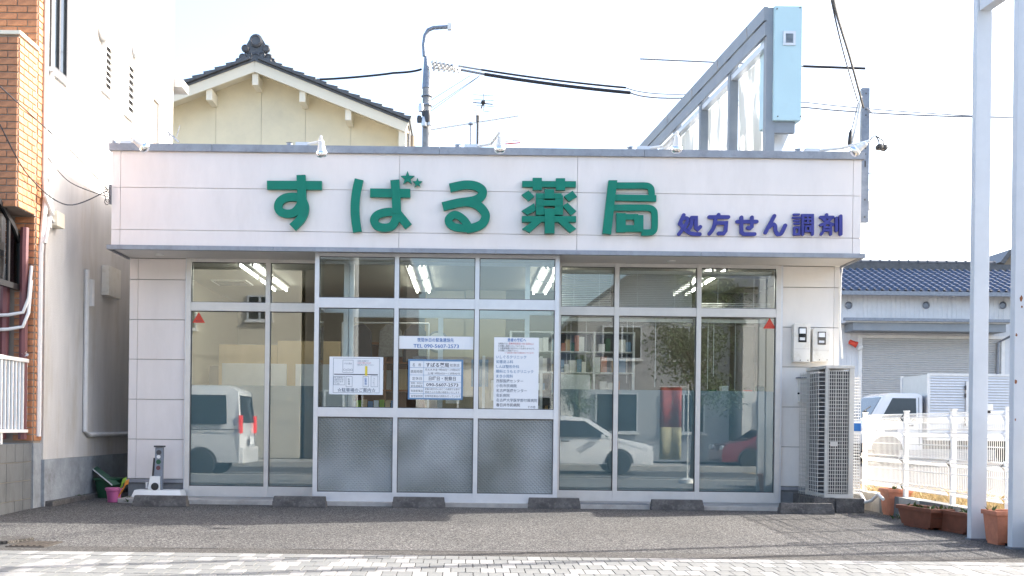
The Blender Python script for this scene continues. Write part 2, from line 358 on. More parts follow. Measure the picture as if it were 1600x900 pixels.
for (r, xc, yc, k) in cand:
    if (r, round(xc, 3)) in vs_:
        o = bpy.data.objects.new('paver', random.choice([d for kk, d in pv if kk == k])); COL.objects.link(o); o.parent = side
        o.location = (xc, yc, gz(yc) + random.uniform(-.001, .0012)); o.rotation_euler = (math.atan(LOT_SLOPE) + random.uniform(-.004,.004), random.uniform(-.006,.006), 0)
    else:
        z = gz(yc); bigm[k].box(xc-.0472, xc+.0472, yc-.0965, yc+.0965, z-.02, z+.008)
for k, m in ((0, 'paver_w'), (1, 'paver_g')):
    bigm[k].build('pavers', MT[m], side, kind='stuff')
# worn asphalt details
def crack(pts, w):
    b = MB(); vs = []
    for i, (px, py) in enumerate(pts):
        p = ground(px, py); vs += [(p.x, p.y - w*.5, p.z+.005), (p.x, p.y + w*.5*random.uniform(.3,1.2), p.z+.005)]
    b.add(vs, [(2*i, 2*i+2, 2*i+3, 2*i+1) for i in range(len(pts)-1)]); return b
for pts in ([(455,858),(520,859),(600,860),(690,861),(800,861),(905,862),(1010,863)], [(240,857.5),(290,856.5),(340,857)], [(1200,827),(1290,827),(1380,826.5),(1450,824)]):
    struct(crack(pts, .014).build('asphalt_crack', MT['dark']))

# ================================================================== pharmacy building
W, F, B = 12.5, 11.8, 11.93
XL, XR = -4.04, 4.42
def Xw(px): return (px - 730.9) / 131.2
def Xf(px): return (px - 734.4) / 139.0
def Xb(px): return (px - 731.0) / 137.5
shop = thing('pharmacy_building', 'low flat-roofed white panelled shop with wide fascia and full-height windows', 'building', (.2, 12.5, 0))
b = MB()   # shell
b.box(XL+.005, XL+.15, W+.02, 20.4, 0, 3.85); b.box(XR-.15, XR-.005, W+.02, 20.4, 0, 3.85); b.box(XL+.15, XR-.15, 20.25, 20.4, 0, 3.85)
b.box(XL+.15, XL+.68, W+.02, W+.16, 0, 2.9); b.box(3.73, XR-.15, W+.02, W+.16, 0, 2.9)
b.box(XL+.15, XR-.15, W+.02, W+.16, 2.9, 3.85)
b.build('wall', MT['joint'], shop)
b = MB(); b.box(XL+.15, XR-.15, W+.16, 20.25, 3.7, 3.78); b.build('roof', MT['plinth'], shop)
rows = [.245, .715, 1.19, 1.667, 2.14, 2.617, 2.868]
for (x0, x1) in ((XL, XL+.10), (XL+.10, XL+.672), (3.735, XR-.07), (XR-.07, XR)):
    for z0, z1 in zip(rows, rows[1:]):
        p = MB(); p.box(x0+.002, x1-.002, W, W+.025, z0+.004, z1-.004); p.build('siding_panel', MT['cream_panel'] if x0 > 0 else MT['panel'], shop, bevel=.003)
for sx in (XL, XR):            # flank panels of both side walls
    for z0, z1 in zip(rows, rows[1:]+[3.3]):
        p = MB(); p.box(sx-.004, sx+.004, W+.03, 20.38, z0+.004, z1-.004); p.build('siding_panel', MT['cream_panel'], shop)
for x0, x1 in ((XL+.01, XL+.68), (3.73, XR-.01)): b = MB(); b.box(x0, x1, W+.005, W+.0195, .0, .2); b.build('plinth', MT['plinth'], shop)
for x0, x1 in ((XL-.01, XL+.68), (3.73, XR+.01)): b = MB(); b.box(x0, x1, W-.02, W+.0045, .2, .243); b.build('drip_edge', MT['coping'], shop)
b = MB(); b.box(-3.42, 4.0, 11.875, W+.3, -.02, .046); b.build('entrance_step', MT['concrete'], shop, bevel=.006)
# fascia
fx = [XL+.01, -3.93, -.794, 1.206, 4.306, XR-.02]; fzs = [2.905, 3.08, 3.555, 3.965]
fa = MB(); fa.box(XL+.02, XR-.03, F+.022, W+.018, 2.905, 3.96)
fas = fa.build('fascia', MT['joint'], shop)
for i in range(5):
    for j in range(3):
        if i in (0, 4): p = MB()
        p = MB(); p.box(fx[i]+.0022, fx[i+1]-.0022, F, F+.025, fzs[j]+.0025, fzs[j+1]-.0025); p.build('fascia_panel', MT['panel'], fas, bevel=.002)
for sx, d in ((XL+.01, 1), (XR-.02, -1)):
    for j in range(3):
        p = MB(); p.box(min(sx, sx+d*.012), max(sx, sx+d*.012), F+.027, W+.017, fzs[j]+.0025, fzs[j+1]-.0025); p.build('fascia_panel', MT['panel'], fas)
cuts = [XL-.02, -2.9, -.35, 1.95, XR+.01]
for x0, x1 in zip(cuts, cuts[1:]):
    p = MB(); p.box(x0+.0015, x1-.0015, F-.03, F+.18, 3.962, 4.045); p.build('coping', MT['coping'], fas, bevel=.004)
for x0, x1 in ((XL-.02, XL+.2), (XR-.2, XR+.01)):
    p = MB(); p.box(x0, x1, F+.182, 20.42, 3.852, 4.04); p.build('coping', MT['coping'], fas)
p = MB(); p.box(XL+.2, XR-.2, 20.2, 20.42, 3.852, 4.035); p.build('coping', MT['coping'], fas)
for x0, x1 in zip([XL-.03, -2.2, .3, 2.6], [-2.2, .3, 2.6, XR+.02]):
    p = MB(); p.box(x0+.0015, x1-.0015, F-.035, F+.02, 2.853, 2.903); p.build('fascia_trim', MT['coping'], fas, bevel=.003)
for x0, x1 in ((XL-.028, XL+.0), (XR-.01, XR+.018)):
    p = MB(); p.box(x0, x1, F+.021, W-.002, 2.853, 2.903); p.build('fascia_trim', MT['coping'], fas)
scut = [XL+.001, -3.1, -1.755, 1.035, 1.9, 2.85, XR-.011]
for x0, x1 in zip(scut, scut[1:]):
    p = MB(); p.box(x0+.002, x1-.002, F+.022 if (x1 < -1.7 or x0 > 1) else F+.022, W-.002, 2.872, 2.9); p.build('soffit_board', MT['soffit'], fas)
b = MB(); b.lathe([(.0,0),(.05,0),(.055,.012),(.0,.014)], (-3.6, 12.2, 2.857), 16); b.lathe([(.0,0),(.05,0),(.055,.012),(.0,.014)], (2.35, 12.2, 2.857), 16); b.build('downlight_cover', MT['white_p'], fas)

# windows ------------------------------------------------------------
def window_set(name, xs, mw, zs, Y0, Y1, m, ends=True):
    """xs mullion centres, zs list of (z0, z1) rails from bottom to top"""
    f = MB()
    for x in xs: f.box(x-mw/2, x+mw/2, Y0, Y1, zs[0][0], zs[-1][1])
    for x0, x1 in zip(xs, xs[1:]):
        for z0, z1 in zs: f.box(x0+mw/2, x1-mw/2, Y0+.004, Y1-.004, z0, z1)
    return f.build(name, m, shop, bevel=.003)
def panes(fr, xs, mw, zs, Y, kinds, film=None):
    for x0, x1 in zip(xs, xs[1:]):
        for j in range(len(zs)-1):
            a0, a1 = x0+mw/2-.004, x1-mw/2+.004; z0, z1 = zs[j][1]-.004, zs[j+1][0]+.004
            p = MB(); p.box(a0, a1, Y, Y+.006, z0, z1); p.build('patterned_pane' if kinds[j] == 'figured' else 'pane', MT[kinds[j]], fr)
            g = MB()
            for (u0, u1, w0, w1) in ((a0, a0+.012, z0, z1), (a1-.012, a1, z0, z1), (a0+.012, a1-.012, z0, z0+.012), (a0+.012, a1-.012, z1-.012, z1)):
                g.box(u0, u1, Y-.006, Y-.001, w0, w1)
            g.build('gasket', MT['dark'], fr)
            if film and j == 0:
                p = MB(); p.box(a0+.002, a1-.002, Y+.008, Y+.010, z0, film); p.build('frosted_film', MT['film'], fr)
zside = [(.046,.168),(2.25,2.352),(2.83,2.872)]
lx = [-3.325, -2.385, -1.79]
wl_ = window_set('window_frame', lx, .055, zside, W-.04, W+.06, MT['alu_warm']); panes(wl_, lx, .055, zside, W, ('glass','glass'), 1.372)
rx = [1.07, 1.76, 2.736, 3.68]
wr_ = window_set('window_frame', rx, .055, zside, W-.04, W+.06, MT['alu_warm']); panes(wr_, rx, .055, zside, W, ('glass','glass'), 1.372)
for x0, x1 in ((3.7095, 3.733), (-3.366, -3.3545)): p = MB(); p.box(x0, x1, W-.03, W+.08, .046, 2.87); p.build('window_trim', MT['alu'], shop)
zbay = [(.03,.15),(1.005,1.112),(2.245,2.36),(2.83,2.87)]
bxs = [-1.727, -.82, .095, 1.005]
wb = window_set('entrance_bay', bxs, .05, zbay, B, B+.07, MT['alu']); panes(wb, bxs, .05, zbay, B+.03, ('figured','glass','glass'))
# bay returns
for x in (-1.72, .998):
    r = MB()
    for z0, z1 in zbay: r.box(x-.02, x+.02, B+.075, W-.045, z0, z1)
    r.build('bay_return_rail', MT['alu'], shop)
    for j, kd in enumerate(('figured','glass','glass')):
        p = MB(); p.box(x-.003, x+.003, B+.075, W-.045, zbay[j][1], zbay[j+1][0]); p.build('pane', MT[kd], shop)
# inner doors of the vestibule (second glazed line)
ix = [-1.43, -.22, .74]
f = MB()
for x in (-1.46, -1.395, .70): f.box(x-.028, x+.028, W+.0, W+.06, .05, 2.83)
f.box(-1.76, -1.488, W+.004, W+.056, 2.25, 2.35); f.box(-1.367, .672, W+.004, W+.056, 2.20, 2.30); f.box(-1.367, .672, W+.004, W+.056, .05, .15); f.box(.728, 1.04, W+.004, W+.056, 2.25, 2.35)
f.box(-.36, -.30, W+.004, W+.056, .15, 2.2); f.box(-1.76, 1.04, W+.002, W+.058, 2.832, 2.868)
f.build('inner_door_frame', MT['alu'], shop, bevel=.003)

# interior -----------------------------------------------------------
IB = 17.6
b = MB(); b.box(-3.89, 4.27, W+.06, IB, .0, .044); b.build('floor', MT['infloor'], shop)
b = MB(); b.box(-3.89, 4.27, W+.165, IB, 2.92, 2.96); b.build('ceiling', MT['inceil'], shop)
b = MB(); b.box(-3.89, 4.27, IB, IB+.1, .044, 2.92); b.box(-3.888, -3.86, W+.17, IB, .044, 2.92); b.box(4.24, 4.268, W+.17, IB, .044, 2.92)
b.build('interior_wall', MT['inwall'], shop)
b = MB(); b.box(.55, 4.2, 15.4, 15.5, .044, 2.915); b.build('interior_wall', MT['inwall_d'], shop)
b = MB(); b.box(-.05, .545, 15.4, 15.5, .044, 2.915); b.build('interior_wall', MT['inwall'], shop)
# ceiling lights
for k, (X, nm) in enumerate(((-2.72, 'left window pane pair'), (-.66, 'middle of the entrance bay'), (1.02, 'right edge of the entrance bay'), (3.05, 'rightmost window'))):
    for q, (y0, y1) in enumerate(((12.75, 13.95), (14.0, 15.2))):
        t = thing('ceiling_light', 'lit twin-tube ceiling light %s, behind the %s' % (('nearest the glass', 'farther inside')[q], nm), 'ceiling light', (X, y0, 2.92), 'fluorescent ceiling lights')
        p = MB(); p.box(X-.13, X+.13, y0, y1, 2.89, 2.918); p.prism([(X-.13, y0+.01, 2.89), (X+.13, y0+.01, 2.89), (X+.03, y0+.01, 2.85), (X-.03, y0+.01, 2.85)], (0, y1-y0-.02, 0)); p.build('housing', MT['white_p'], t)
        for s in (-1, 1):
            p = MB(); p.tube([(X+s*.085, y0+.04, 2.855), (X+s*.085, y1-.04, 2.855)], .016, 8); p.build('tube', MT['tubes'], t, smooth=True)
            for yy in (y0+.02, y1-.04):
                p = MB(); p.box(X+s*.085-.014, X+s*.085+.014, yy, yy+.02, 2.83, 2.889); p.build('lamp_holder', MT['white_p'], t)

def pb(x0, y0, x1, y1, Y):
    """pixel rectangle at depth Y -> X0, X1, Z0, Z1"""
    mx, my = (x0+x1)/2, (y0+y1)/2
    return at(x0, my, Y).x, at(x1, my, Y).x, at(mx, y1, Y).z, at(mx, y0, Y).z
def pbox(bm, x0, y0, x1, y1, Y, d):
    a = pb(x0, y0, x1, y1, Y); bm.box(a[0], a[1], Y, Y+d, a[2], a[3]); return a

# interior things (each rests on the floor or a counter)
def furniture(name, label, cat, x0, x1, y0, y1, z0, z1, m, bev=.006):
    b = MB(); b.box(x0, x1, y0, y1, z0, z1); o = b.build(name, m, None, bevel=bev); return tag(o, label, cat)
t = thing('partition_screen', 'light wooden partition screen behind the left windows', 'partition', (-2.7, 14.4, .044))
b = MB(); b.box(-3.42, -2.62, 14.4, 14.44, .08, 2.0); b.build('board', MT['wood'], t, bevel=.004)
b = MB(); b.box(-2.615, -1.75, 14.4, 14.44, .08, 2.06); b.build('board', MT['wood'], t, bevel=.004)
b = MB(); b.box(-3.42, -1.75, 14.36, 14.48, .044, .08); b.build('foot', MT['alu'], t)
t = thing('notice_board', 'grey notice board on legs in front of the wooden partition, left one', 'board', (-2.9, 14.0, .044))
b = MB(); b.box(-3.28, -2.42, 14.0, 14.03, .8, 1.72); b.build('board', MT['ribsiding'], t, bevel=.004)
for x in (-3.2, -2.5):
    b = MB(); b.box(x-.02, x+.02, 14.005, 14.035, .044, .8); b.build('leg', MT['alu'], t)
t = thing('notice_board', 'grey notice board on legs beside the entrance bay, right one', 'board', (-1.9, 14.0, .044))
b = MB(); b.box(-2.3, -1.5, 14.0, 14.03, .8, 1.72); b.build('board', MT['ribsiding'], t, bevel=.004)
for x in (-2.2, -1.6):
    b = MB(); b.box(x-.02, x+.02, 14.005, 14.035, .044, .8); b.build('leg', MT['alu'], t)
t = thing('shelf_unit', 'brown wooden cupboard with boxes seen through the left entrance pane', 'cupboard', (-1.2, 15.3, .044))
b = MB(); b.box(-1.72, -.62, 15.3, 15.34, .05, 2.1); b.build('back', MT['brownwood'], t)
for x in (-1.72, -1.2, -.65):
    b = MB(); b.box(x, x+.03, 14.95, 15.3, .05, 2.1); b.build('side_panel', MT['brownwood'], t)
for z in (.06, .5, .95, 1.4, 1.80, 2.07):
    b = MB(); b.box(-1.689, -.65, 14.97, 15.3, z, z+.028); b.build('shelf', MT['brownwood'], t)
for k in range(9):
    x = random.uniform(-1.62, -.85); z = (.088, .528, .978, 1.428)[k % 4]; b = MB(); w = random.uniform(.1, .2)
    b.box(x, x+w, 14.98+.02*k, 15.02+.02*k+.1, z, z+random.uniform(.15,.32)); tag(b.build('carton', MT[('wood','paper','terracotta')[k % 3]], None, bevel=.004), 'small %s carton on the %s shelf of the brown cupboard inside' % (('tan','white','terracotta')[k % 3], ('bottom','second','third','top')[k % 4]), 'carton', 'cartons in the cupboard')
t = thing('coat_rack', 'dark coats hanging from a rail inside the entrance', 'coat rack', (-1.1, 14.6, .044))
b = MB(); b.tube([(-1.75, 14.6, 2.34), (-.55, 14.6, 2.34)], .012, 8); b.tube([(-1.75, 14.6, .05), (-1.75, 14.6, 2.34)], .014, 8); b.tube([(-.55, 14.6, .05), (-.55, 14.6, 2.34)], .014, 8); b.build('rail', MT['alu'], t, smooth=True)
for x, m, h in ((-1.5, 'cloth', .5), (-1.08, 'grey_cloth', .45), (-.74, 'cloth', .52)):
    b = MB(); b.prism([(x-.05, 14.57, 2.32), (x+.05, 14.57, 2.32), (x+.15, 14.57, 2.23), (x+.17, 14.57, 2.32-h), (x-.17, 14.57, 2.32-h), (x-.15, 14.57, 2.23)], (0, .09, 0)); b.build('coat', MT[m], t, bevel=.02, smooth=True)
t = thing('reception_counter', 'pale reception counter behind the entrance bay', 'counter', (.3, 14.6, .044))
b = MB(); b.box(-.5, 2.3, 14.6, 15.2, .05, 1.02); b.build('cabinet', MT['white_p'], t, bevel=.01)
b = MB(); b.box(-.55, 2.35, 14.55, 15.25, 1.02, 1.06); b.build('counter_top', MT['wood'], t, bevel=.005)
b = MB(); b.box(.2, .24, 14.58, 14.62, 1.06, 1.9); b.box(1.0, 1.04, 14.58, 14.62, 1.06, 1.9); b.build('screen_post', MT['alu'], t)
t = thing('computer_monitor', 'dark monitor standing on the counter by the right entrance pane', 'monitor', (1.05, 14.8, 1.06))
b = MB(); b.box(.92, 1.22, 14.75, 14.78, 1.22, 1.44); b.build('screen', MT['black'], t, bevel=.006)
b = MB(); b.box(1.05, 1.09, 14.78, 14.81, 1.06, 1.3); b.box(.99, 1.15, 14.74, 14.86, 1.06, 1.075); b.build('stand', MT['dark'], t)
t = thing('wall_clock', 'round pale wall clock seen through the middle entrance pane', 'clock', (-.7, 17.58, 1.9))
b = MB(); b.lathe([(0,0),(.15,0),(.16,.03),(.145,.045),(0,.045)], (-.45, 15.38, 2.15), 24, (0,-1,0)); b.build('rim', MT['steel'], t, smooth=True)
b = MB(); b.lathe([(0,0),(.13,0),(.13,.004),(0,.004)], (-.45, 15.333, 2.15), 24, (0,-1,0)); b.build('dial', MT['ribsiding'], t)
t = thing('partition_wall', 'pale wall stub carrying the wall clock inside', 'wall', (-.45, 15.4, .044))
b = MB(); b.box(-.62, -.06, 15.385, 15.48, .05, 2.9); b.build('panel', MT['inwall'], t)
b = MB(); b.box(-.635, -.62, 15.38, 15.485, .05, 2.9); b.build('trim', MT['wood'], t)
for k, (x, y, lab) in enumerate(((.15, 13.5, 'left'), (.95, 13.6, 'right'))):
    t = thing('waiting_chair', 'black tubular waiting chair behind the entrance glass, %s one' % lab, 'chair', (x, y, .044), 'waiting room chairs')
    b = MB(); b.box(x-.22, x+.22, y-.22, y+.22, .44, .49); b.build('seat', MT['cloth'], t, bevel=.02)
    b = MB(); b.box(x-.22, x+.22, y+.2, y+.25, .65, 1.05); b.build('backrest', MT['cloth'], t, bevel=.02)
    for sx in (-1, 1):
        b = MB(); b.tube([(x+sx*.23, y-.2, .045), (x+sx*.24, y-.2, .72), (x+sx*.24, y+.1, .74), (x+sx*.23, y+.22, .9), (x+sx*.22, y+.24, .045)], .013, 8); b.build('leg', MT['dark'], t, smooth=True)
t = thing('display_stand', 'dark leaflet rack low behind the left entrance pane', 'rack', (-1.1, 13.3, .044))
b = MB(); b.box(-1.5, -.9, 13.35, 13.38, .05, 1.2); b.build('back', MT['dark'], t)
for z in (.5, .75, 1.0):
    b = MB(); b.box(-1.5, -.9, 13.22, 13.345, z, z+.02); b.build('ledge', MT['dark'], t)
for k in range(8):
    b = MB(); x = -1.48 + .073*k; b.box(x, x+.06, 13.30, 13.32, 1.021, 1.22+.01*(k % 3)); tag(b.build('leaflet', MT[('paper','lime','wood','ink_blue2')[k % 4]], None), '%s leaflet, %s of eight standing in the dark rack behind the left entrance pane' % (('white','green','tan','blue')[k % 4], ('first','second','third','fourth','fifth','sixth','seventh','last')[k]), 'leaflet', 'leaflets in the rack')
furniture('shelf_cabinet', 'dark cabinet at the far left behind the glass', 'cabinet', -3.75, -3.35, 15.2, 15.7, .044, 1.75, MT['dark'])
t = thing('potted_shelf', 'low shelf of small goods behind the rightmost window', 'shelf', (3.4, 13.6, .044))
b = MB(); b.box(2.9, 4.1, 13.55, 13.9, 1.2, 1.24); b.box(2.9, 2.95, 13.55, 13.9, .05, 1.2); b.box(4.05, 4.1, 13.55, 13.9, .05, 1.2); b.build('frame', MT['dark'], t)
for k in range(7):
    b = MB(); x = 2.98 + k*.155; b.box(x, x+.09, 13.6, 13.72, 1.241, 1.38+.05*(k % 3)); tag(b.build('goods_box', MT[('red','dkgreen','paper','orange')[k % 4]], None, bevel=.004), 'small %s box, %s on the low shelf behind the rightmost window' % (('red','green','white','orange')[k % 4], ('first','second','third','fourth','fifth','sixth','seventh')[k]), 'box', 'boxes on the low shelf')
furniture('partition_panel', 'pale upright panel inside behind the right windows beside the bay', 'partition', 1.15, 1.62, 13.9, 13.94, .044, 1.62, MT['white_p'])
b = MB(); b.box(-1.16, -.99, W+.061, W+.067, 2.21, 2.3); tag(b.build('door_sticker', MT['red'], None), 'small red sticker at the top of the inner entrance door', 'sticker')

# medicine shelves, notices and door behind the counter
t = thing('medicine_shelf', 'grey shelf of medicine boxes behind the reception counter', 'shelf', (1.2, 15.2, .044))
b = MB(); b.box(.6, 2.4, 15.37, 15.39, .05, 2.3); b.build('back', MT['plinth'], t)
for x in (.6, 1.2, 1.8, 2.37):
    b = MB(); b.box(x, x+.03, 15.1, 15.37, .05, 2.3); b.build('side_panel', MT['alu'], t)
for k, z in enumerate((1.1, 1.4, 1.7, 2.0, 2.28)):
    b = MB(); b.box(.63, 2.37, 15.11, 15.37, z, z+.018); b.build('shelf', MT['alu'], t)
    if k == 4: continue
    x = .65; j = 0
    while x < 2.3:
        w = random.uniform(.06, .13)
        if int((x+w-.6)/.6) == int((x-.6)/.6) and random.random() < .8:
            b = MB(); b.box(x, x+w*.92, 15.14, 15.34, z+.0185, z+random.uniform(.12,.25)); b.build('medicine_box', MT[random.choice(['paper','white_p','ink_blue2','terracotta','dkgreen','wood','ribsiding'])], t)
        x += w
for k, (x0, x1, z0, z1, m, lab) in enumerate(((-.58,-.42,1.35,1.75,'ink_blue2','blue notice on the pale wall stub, lower'), (-.32,-.12,1.25,1.6,'paper','white notice on the pale wall stub'), (.05,.3,1.5,1.9,'ink_blue2','blue notice on the wall behind the counter'), (.34,.52,1.3,1.6,'paper','small white notice on the wall behind the counter'))):
    b = MB(); yy = 15.38 if x1 < -.06 else 15.395; b.box(x0, x1, yy-.004, yy-.001, z0, z1); tag(b.build('wall_notice', MT[m], None), lab, 'notice', 'interior wall notices')
t = thing('air_vent', 'square grey ceiling vent inside behind the left windows', 'vent', (-3.3, 15.0, 2.9))
b = MB(); b.box(-3.6, -3.1, 14.6, 15.1, 2.9, 2.918); b.build('frame', MT['white_p'], t, bevel=.004)
for k in range(6): b = MB(); b.box(-3.56, -3.14, 14.64+.075*k, 14.68+.075*k, 2.893, 2.899); b.build('slat', MT['plinth'], t)
# blinds ---------------------------------------------------------------
names = ('left', 'middle', 'right')
for i in range(3):
    x0, x1 = rx[i]+.04, rx[i+1]-.04
    for up in (1, 0):
        zt = 2.81 if up else 2.235
        lab = 'venetian blind in the %s right-hand window, %s row' % (names[i], 'upper' if up else 'lower')
        lab += (' drawn up to its head rail' if not up else (', slats open' if i == 0 else ', slats lowered' if i == 1 else ', slats nearly raised'))
        t = thing('venetian_blind', lab, 'blind', ((x0+x1)/2, W+.12, zt), 'venetian blinds')
        b = MB(); b.box(x0, x1, W+.11, W+.15, zt-.04, zt); b.build('head_rail', MT['alu_warm'], t, bevel=.003)
        s = MB(); zb = 2.37 if up else 2.17; nst = 18 if up else 6
        for k in range(nst):
            if up:
                z = zt-.055 - k*(zt-.05-zb)/nst
                if i == 2 and 4 < k < 15: continue
                if i == 2 and k <= 4: z = zt - .045 - k*.006
            else: z = zt - .045 - k*.006
            tl = (.010, .0135, .008)[i] if up else .002
            s.add([(x0+.01, W+.12, z-tl), (x1-.01, W+.12, z-tl), (x1-.01, W+.143, z+tl*.6), (x0+.01, W+.143, z+tl*.6)], [(0,1,2,3)])
            s.add([(x0+.01, W+.12, z-tl-.001), (x1-.01, W+.12, z-tl-.001), (x1-.01, W+.143, z+tl*.6-.001), (x0+.01, W+.143, z+tl*.6-.001)], [(3,2,1,0)])
        s.build('slats', MT['alu_warm'], t, kind='stuff')
        c = MB()
        for fx_ in (.25, .75) if up else (.12, .2, .5):
            xx = x0 + (x1-x0)*fx_; c.tube([(xx, W+.108, zt-.03), (xx, W+.108, zb if up else random.uniform(1.3,1.6))], .0025, 5)
        c.build('cord', MT['white_p'], t)
# ================================================================== raised sign characters on the fascia
def smooth_path(pts, n=6):
    out = []; P = [Vector((p[0], p[1])) for p in pts]
    for i in range(len(P)-1):
        p0, p1, p2, p3 = P[max(i-1,0)], P[i], P[i+1], P[min(i+2,len(P)-1)]
        for k in range(n):
            t = k/n; out.append(.5*((2*p1) + (p2-p0)*t + (2*p0-5*p1+4*p2-p3)*t*t + (3*p1-p0-3*p2+p3)*t**3))
    out.append(P[-1]); return out
def stroke(mb, pts, w, conv, yf, yb, curved=False, rnd=False, ramp=.002):
    P = smooth_path(pts) if curved else [Vector(p) for p in pts]
    n = len(P); L = []; R = []
    for i in range(n):
        d0 = (P[i]-P[i-1]).normalized() if i else (P[1]-P[0]).normalized()
        d1 = (P[i+1]-P[i]).normalized() if i < n-1 else d0
        d = (d0+d1).normalized(); k = 1/max(.5, d.dot(d1)); nn = Vector((-d.y, d.x))*(w/2)*k
        L.append(P[i]+nn); R.append(P[i]-nn)
    vs = []
    for i in range(n):
        f = yf - ramp*i/(n-1)
        a = conv(*L[i]); c = conv(*R[i])
        vs += [(a[0], f, a[1]), (c[0], f, c[1]), (a[0], yb, a[1]), (c[0], yb, c[1])]
    fs = []
    for i in range(n-1):
        o = 4*i; q = o+4
        fs += [(o,o+1,q+1,q), (o,q,q+2,o+2), (o+1,o+3,q+3,q+1)]
    fs += [(0,2,3,1), (4*n-4,4*n-3,4*n-1,4*n-2)]
    mb.add(vs, fs)
    if rnd:
        for e, (pt, dr) in enumerate(((P[0], P[0]-P[1]), (P[-1], P[-1]-P[-2]))):
            a0 = math.atan2(dr.y, dr.x); poly = []
            for k in range(9):
                t = a0 - math.pi/2 + math.pi*k/8; c = conv(pt.x+math.cos(t)*w/2, pt.y+math.sin(t)*w/2); poly.append((c[0], yf-.0003-ramp*e, c[1]))
            mb.prism(poly, (0, yb-yf-.001, 0))
def polyg(mb, pts, conv, yf, yb):
    mb.prism([(conv(*p)[0], yf, conv(*p)[1]) for p in pts], (0, yb-yf, 0))
def convA(cx, cy):
    p = at(400+cx/4.21, 260+cy/4.21, F-.05); return p.x, p.z
def convB(cx, cy):
    p = at(780+cx/5.714, 260+cy/5.714, F-.05); return p.x, p.z
def convC(cx, cy):
    p = at(1040+cx/5.333, 310+cy/5.333, F-.035); return p.x, p.z
YB = F - .012
def character(parent, name, conv, items, m, depth, rnd=False, dw=57):
    b = MB()
    for k, it in enumerate(items):
        yf = F - depth - .0025*k
        if it[0] == 'P': polyg(b, it[1], conv, yf, YB-.0004*k)
        else: stroke(b, it[1], it[2] if len(it) > 2 else dw, conv, yf, YB-.0004*k, it[0] == 'C', rnd)
    st = MB()                                              # studs hold the character off the panel
    xs = [v[0] for v in b.v]; zs = [v[2] for v in b.v]
    o = b.build(name, m, parent)
    return o, (min(xs), max(xs), min(zs), max(zs))
sg = thing('raised_sign', 'row of five large raised green characters with two stars on the fascia', 'sign', (.0, F, 3.1))
def star(cx, cy, r):
    return ('P', [(cx+math.sin(math.pi*k/5)*(r if k % 2 == 0 else r*.42), cy-math.cos(math.pi*k/5)*(r if k % 2 == 0 else r*.42)) for k in range(10)])
G = MT['green']; D = .055
character(sg, 'character', convA, [('L',[(72,123),(433,125)]), ('C',[(285,203),(210,203),(163,225),(146,262),(160,297),(205,312),(250,303),(285,268),(300,232)],55), ('C',[(296,57),(300,150),(303,215),(319,262),(314,310),(287,356),(240,402)],58)], G, D)
character(sg, 'character', convA, [('C',[(678,85),(658,180),(651,280),(656,360),(667,431)],58), ('L',[(750,174),(1015,177)]), ('C',[(925,302),(860,301),(802,318),(777,352),(795,390),(845,404),(893,392),(918,352),(925,314)],54), ('C',[(925,300),(962,345),(1003,397)],54), ('L',[(913,90),(922,200),(926,310)],58)], G, D)
for s in (star(997,77,47), star(1062,108,33)): character(sg, 'star', convA, [s], G, D)
character(sg, 'character', convA, [('C',[(1275,141),(1370,122),(1440,127),(1485,153),(1487,188),(1440,222),(1330,240),(1228,264)],57), ('C',[(1404,404),(1366,350),(1312,318),(1270,342),(1272,374),(1312,400),(1390,409)],50), ('C',[(1290,250),(1330,241),(1400,236),(1465,260),(1510,318),(1492,373),(1440,401),(1385,410)],57)], G, D)
character(sg, 'character', convB, [('L',[(205,157),(685,160)],54), ('L',[(340,103),(340,212)],82), ('L',[(547,107),(547,213)],82),
    ('P',[(200,255),(262,217),(313,270),(262,310)]), ('P',[(578,268),(655,220),(695,272),(622,315)]), ('P',[(200,398),(312,330),(328,395),(250,435)]), ('P',[(565,355),(608,327),(688,402),(640,440)]),
    ('L',[(362,242),(362,438)],70), ('L',[(532,262),(532,430)],74), ('L',[(329,267),(556,267)],46), ('L',[(330,331),(566,331)],50), ('L',[(330,408),(568,408)],56), ('L',[(446,207),(446,292)],84),
    ('L',[(202,474),(684,475)],52), ('P',[(205,562),(300,492),(375,500),(272,595)]), ('P',[(520,496),(600,492),(684,562),(630,597)]), ('L',[(448,385),(448,602)],88)], G, D)
character(sg, 'character', convB, [('C',[(1040,171),(1200,171),(1310,172),(1348,188),(1360,220),(1360,275)],56), ('L',[(1035,278),(1402,286)],56), ('C',[(1020,369),(1200,369),(1330,371),(1375,392),(1387,430),(1387,545),(1372,580),(1335,591),(1268,590)],56),
    ('L',[(1062,452),(1240,452)],50), ('L',[(1062,556),(1285,556)],60), ('L',[(1245,436),(1245,583)],82), ('L',[(1086,418),(1086,590)],84), ('P',[(975,127),(1052,127),(998,608),(920,600)])], G, D)
sb = thing('raised_sign', 'row of six small raised blue characters at the right of the fascia', 'sign', (3.2, F, 3.1))
U = MT['blue']; q = lambda *p: ('L', list(p), 31)
c_ = lambda *p: ('C', list(p), 31)
character(sb, 'character', convC, [q((152,138),(118,212)), c_((140,166),(182,168),(172,215),(112,297)), c_((128,215),(165,262),(215,292),(285,298)), c_((216,162),(215,215),(195,255)), q((216,162),(253,162),(253,245),(268,258),(288,238))], U, .035, True)
character(sb, 'character', convC, [q((443,135),(443,152)), q((365,155),(523,155)), c_((415,160),(410,210),(393,258),(365,295)), q((412,205),(505,205),(500,270),(483,292),(442,292))], U, .035, True)
character(sb, 'character', convC, [q((598,193),(760,193)), q((633,158),(633,282),(652,297),(742,297)), q((720,158),(718,235),(704,248),(686,245))], U, .035, True)
character(sb, 'character', convC, [q((908,145),(870,215),(832,285)), c_((862,240),(893,215),(913,228),(917,270),(937,298),(967,288),(998,225))], U, .035, True)
